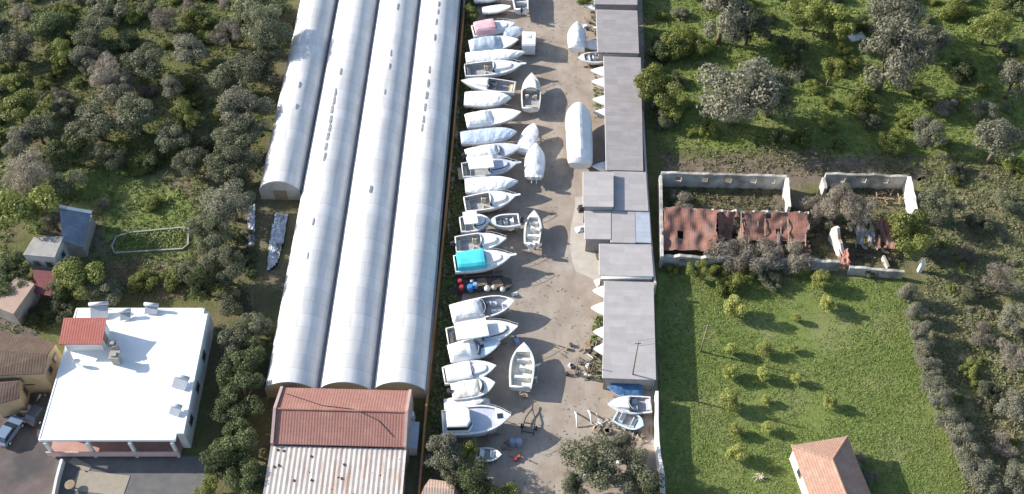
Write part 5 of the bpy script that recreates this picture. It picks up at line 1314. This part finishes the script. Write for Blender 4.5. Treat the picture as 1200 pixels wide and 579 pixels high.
for y in (-.75,.75): b = MB(); b.tube([(-3.6,y,.22), (3.4,y,.22)], .22, 8); b.build('pontoon', DARK, t)
b = MB(); b.prism([(-3.7,-1.1), (2.6,-1.1), (3.7,-.5), (3.7,.5), (2.6,1.1), (-3.7,1.1)], .445, .495); b.build('raft_deck', M('old_dark_boards', (.07,.06,.055), (.11,.095,.08), 2, .9, .2, .3, stretch=(1,6,1)), t)
b = MB()
for y in (-1.05,1.05): b.box((-.5,y,.62), (6.2,.07,.25))
b.box((-3.65,0,.62), (.07,2.0,.25)); b.build('coaming', DARK, t)
def heap(px, py, n, spread, label, mats, name='scrap_heap', long=1.2):
    p = G(px, py, 0); t = thing(name, label, 'scrap heap', p)
    for k in range(n):
        b = MB(); x, y = R.gauss(0, spread*.5), R.gauss(0, spread*.5); a = R.uniform(0, 6.28); l_ = R.uniform(.5, 1)*long
        if R.random() < .5: b.tube([(x, y, R.uniform(.05,.4)), (x+l_*math.cos(a), y+l_*math.sin(a), R.uniform(.1,.9))], .06, 5); nm = 'bar'
        else: b.box((x, y, .22), (R.uniform(.3,.8), R.uniform(.25,.6), .44), a); nm = 'box'
        b.build(nm, R.choice(mats), t)
heap(668,408,8,1.6,'loose scrap bars left of the poles before the long shed', [STEEL, WOOD, DARK]); heap(684,432,18,2.0,'dark scrap heap before the lower end of the long shed', [DARK, STEEL, WOOD, WHITE])
heap(696,418,12,1.6,'scrap heap along the weeds before the long shed', [DARK, STEEL, WOOD]); heap(700,288,7,1.1,'dark junk at the edge of the concrete apron', [DARK, STEEL, WOOD], long=.8)
heap(702,497,16,1.8,'heap of pale and rusty scrap above the large yard olive', [STEEL, WOOD, WHITE, TAN]); heap(738,515,18,2.2,'scattered timber offcuts between the olives and the white wall', [WOOD, TAN, STEEL], 'timber_heap')
heap(604,527,9,1.3,'dark and rusty junk in the shade before the two blue drums', [STEEL, DARK, RED]); heap(613,465,6,.9,'bits of timber behind the wide open lane boat', [WOOD, TAN], 'timber_heap', .9); heap(692,34,6,1.0,'bits of junk right of the peaked cover boat', [STEEL, DARK, WHITE], long=.7)
for (px, py, h, lb) in ((674,440,3.4,'tall thin post at the left of the scrap before the long shed'), (687,444,4.2,'tallest thin post in the scrap before the long shed'), (693,436,2.6,'short leaning post in the scrap before the long shed')):
    b = MB(); b.tube([(0,0,0), (.25,.1,h)], [.09,.06], 6); b.box((0,0,.06), (.5,.5,.12)); tag(b.build('post', STEEL, None, G(px, py, 0)), lb, 'post')
for (px, py, rz, lb) in ((675,492,0.1,'upright white curved hoop at the left of the pale scrap'), (691,490,.2,'white curved hoop in the middle of the pale scrap')):
    b = MB(); b.tube([(0, -1.0+2*k/10, .08+.9*math.sin(math.pi*k/10)) for k in range(11)], .1, 6); tag(b.build('hoop', WHITE, None, G(px, py, 0), rz), lb, 'hoop')
p = G(696,243,0); t = thing('machine', 'small dark machine standing on the concrete apron', 'machine', G(681,246,0), .3)
b = MB(); b.box((0,0,.5), (.9,.6,.7), 0, 0, .85); b.build('casing', DARK, t); b = MB(); b.tube([(.3,0,.8), (.3,0,1.3)], .07, 8); b.build('exhaust', STEEL, t); b = MB(); b.box((0,0,.08), (1.1,.8,.14)); b.build('base', STEEL, t)
b = MB(); secs = []
for i in range(9): secs.append([(-1+2*i/8, -.5+j/6, .1+.5*math.exp(-((i-4)/3)**2-((j-3)/2.5)**2)+.1*noise.noise(Vector((i*.7, j*.7, 3)))) for j in range(7)])
for (px, py, lb, sx) in ((680,268,'white sack pile on the concrete apron', .7), (704,330,'white sheet crumpled at the end of the pale pipe', .8), (1004,43,'white sheet lying under the trees at the top right', 1.3), (566,470,'white tarp folded behind the biggest cabin boat', .8), (726,541,'small white bag under the large yard olive', .4), (681,560,'white bags at the foot of the large yard olive', .6), (30,478,'pale sheet by the ochre garden wall', .6), (603,344,'pale sheet on the ground by the junk raft end', .4)):
    b = MB(); b.loft([[(x*sx, y*sx*1.3, z*sx) for x, y, z in q] for q in secs], False, False); b.loft([[(x*sx, y*sx*1.3, 0.0) for x, y, z in q][::-1] for q in secs], False, False)
    p = G(px, py, .2); tag(b.build('white_sheet', TARPW, None, (p.x, p.y, .01), .3), lb, 'sheet')
p = G(605,401,0); t = thing('jerry_can', 'small blue-grey fuel can beside the bow of the wide open lane boat', 'can', p, .4)
b = MB(); b.box((0,0,.35), (.6,1.1,.7), 0, 0, .9); b.build('body', M('slate_plastic', (.3,.34,.5), (.36,.4,.55), 1, .5), t); b = MB(); b.cyl((0,.3,.7), .12, .1, 8); b.build('cap', DARK, t)
for (px, py, lb) in ((627,433,'upper white stand right of the wide open lane boat'), (625,447,'lower white stand right of the wide open lane boat')):
    t = thing('trestle', lb, 'trestle', G(px, py, 0), .3)
    for x in (-.35,.35): b = MB(); b.tube([(x,-.3,0), (x,0,.8), (x,.3,0)], .05, 5); b.build('leg', WHITE, t)
    b = MB(); b.box((0,0,.82), (1.0,.2,.1)); b.build('beam', WHITE, t)
t = thing('fallen_branch', 'pale cut branches lying in the grass left of the cottage', 'branches', G(890,560,0))
b = MB()
for k in range(9): a = k*.75; b.tube([(0,0,.25), (.4*math.cos(a), .35*math.sin(a), .4), ((.6+.35*(k%3))*math.cos(a+.3), (.5+.3*(k%2))*math.sin(a+.3), .12)], [.08,.05,.025], 5)
b.build('limbs', M('cut_wood', (.55,.47,.36), (.45,.38,.29), 2, .9), t)
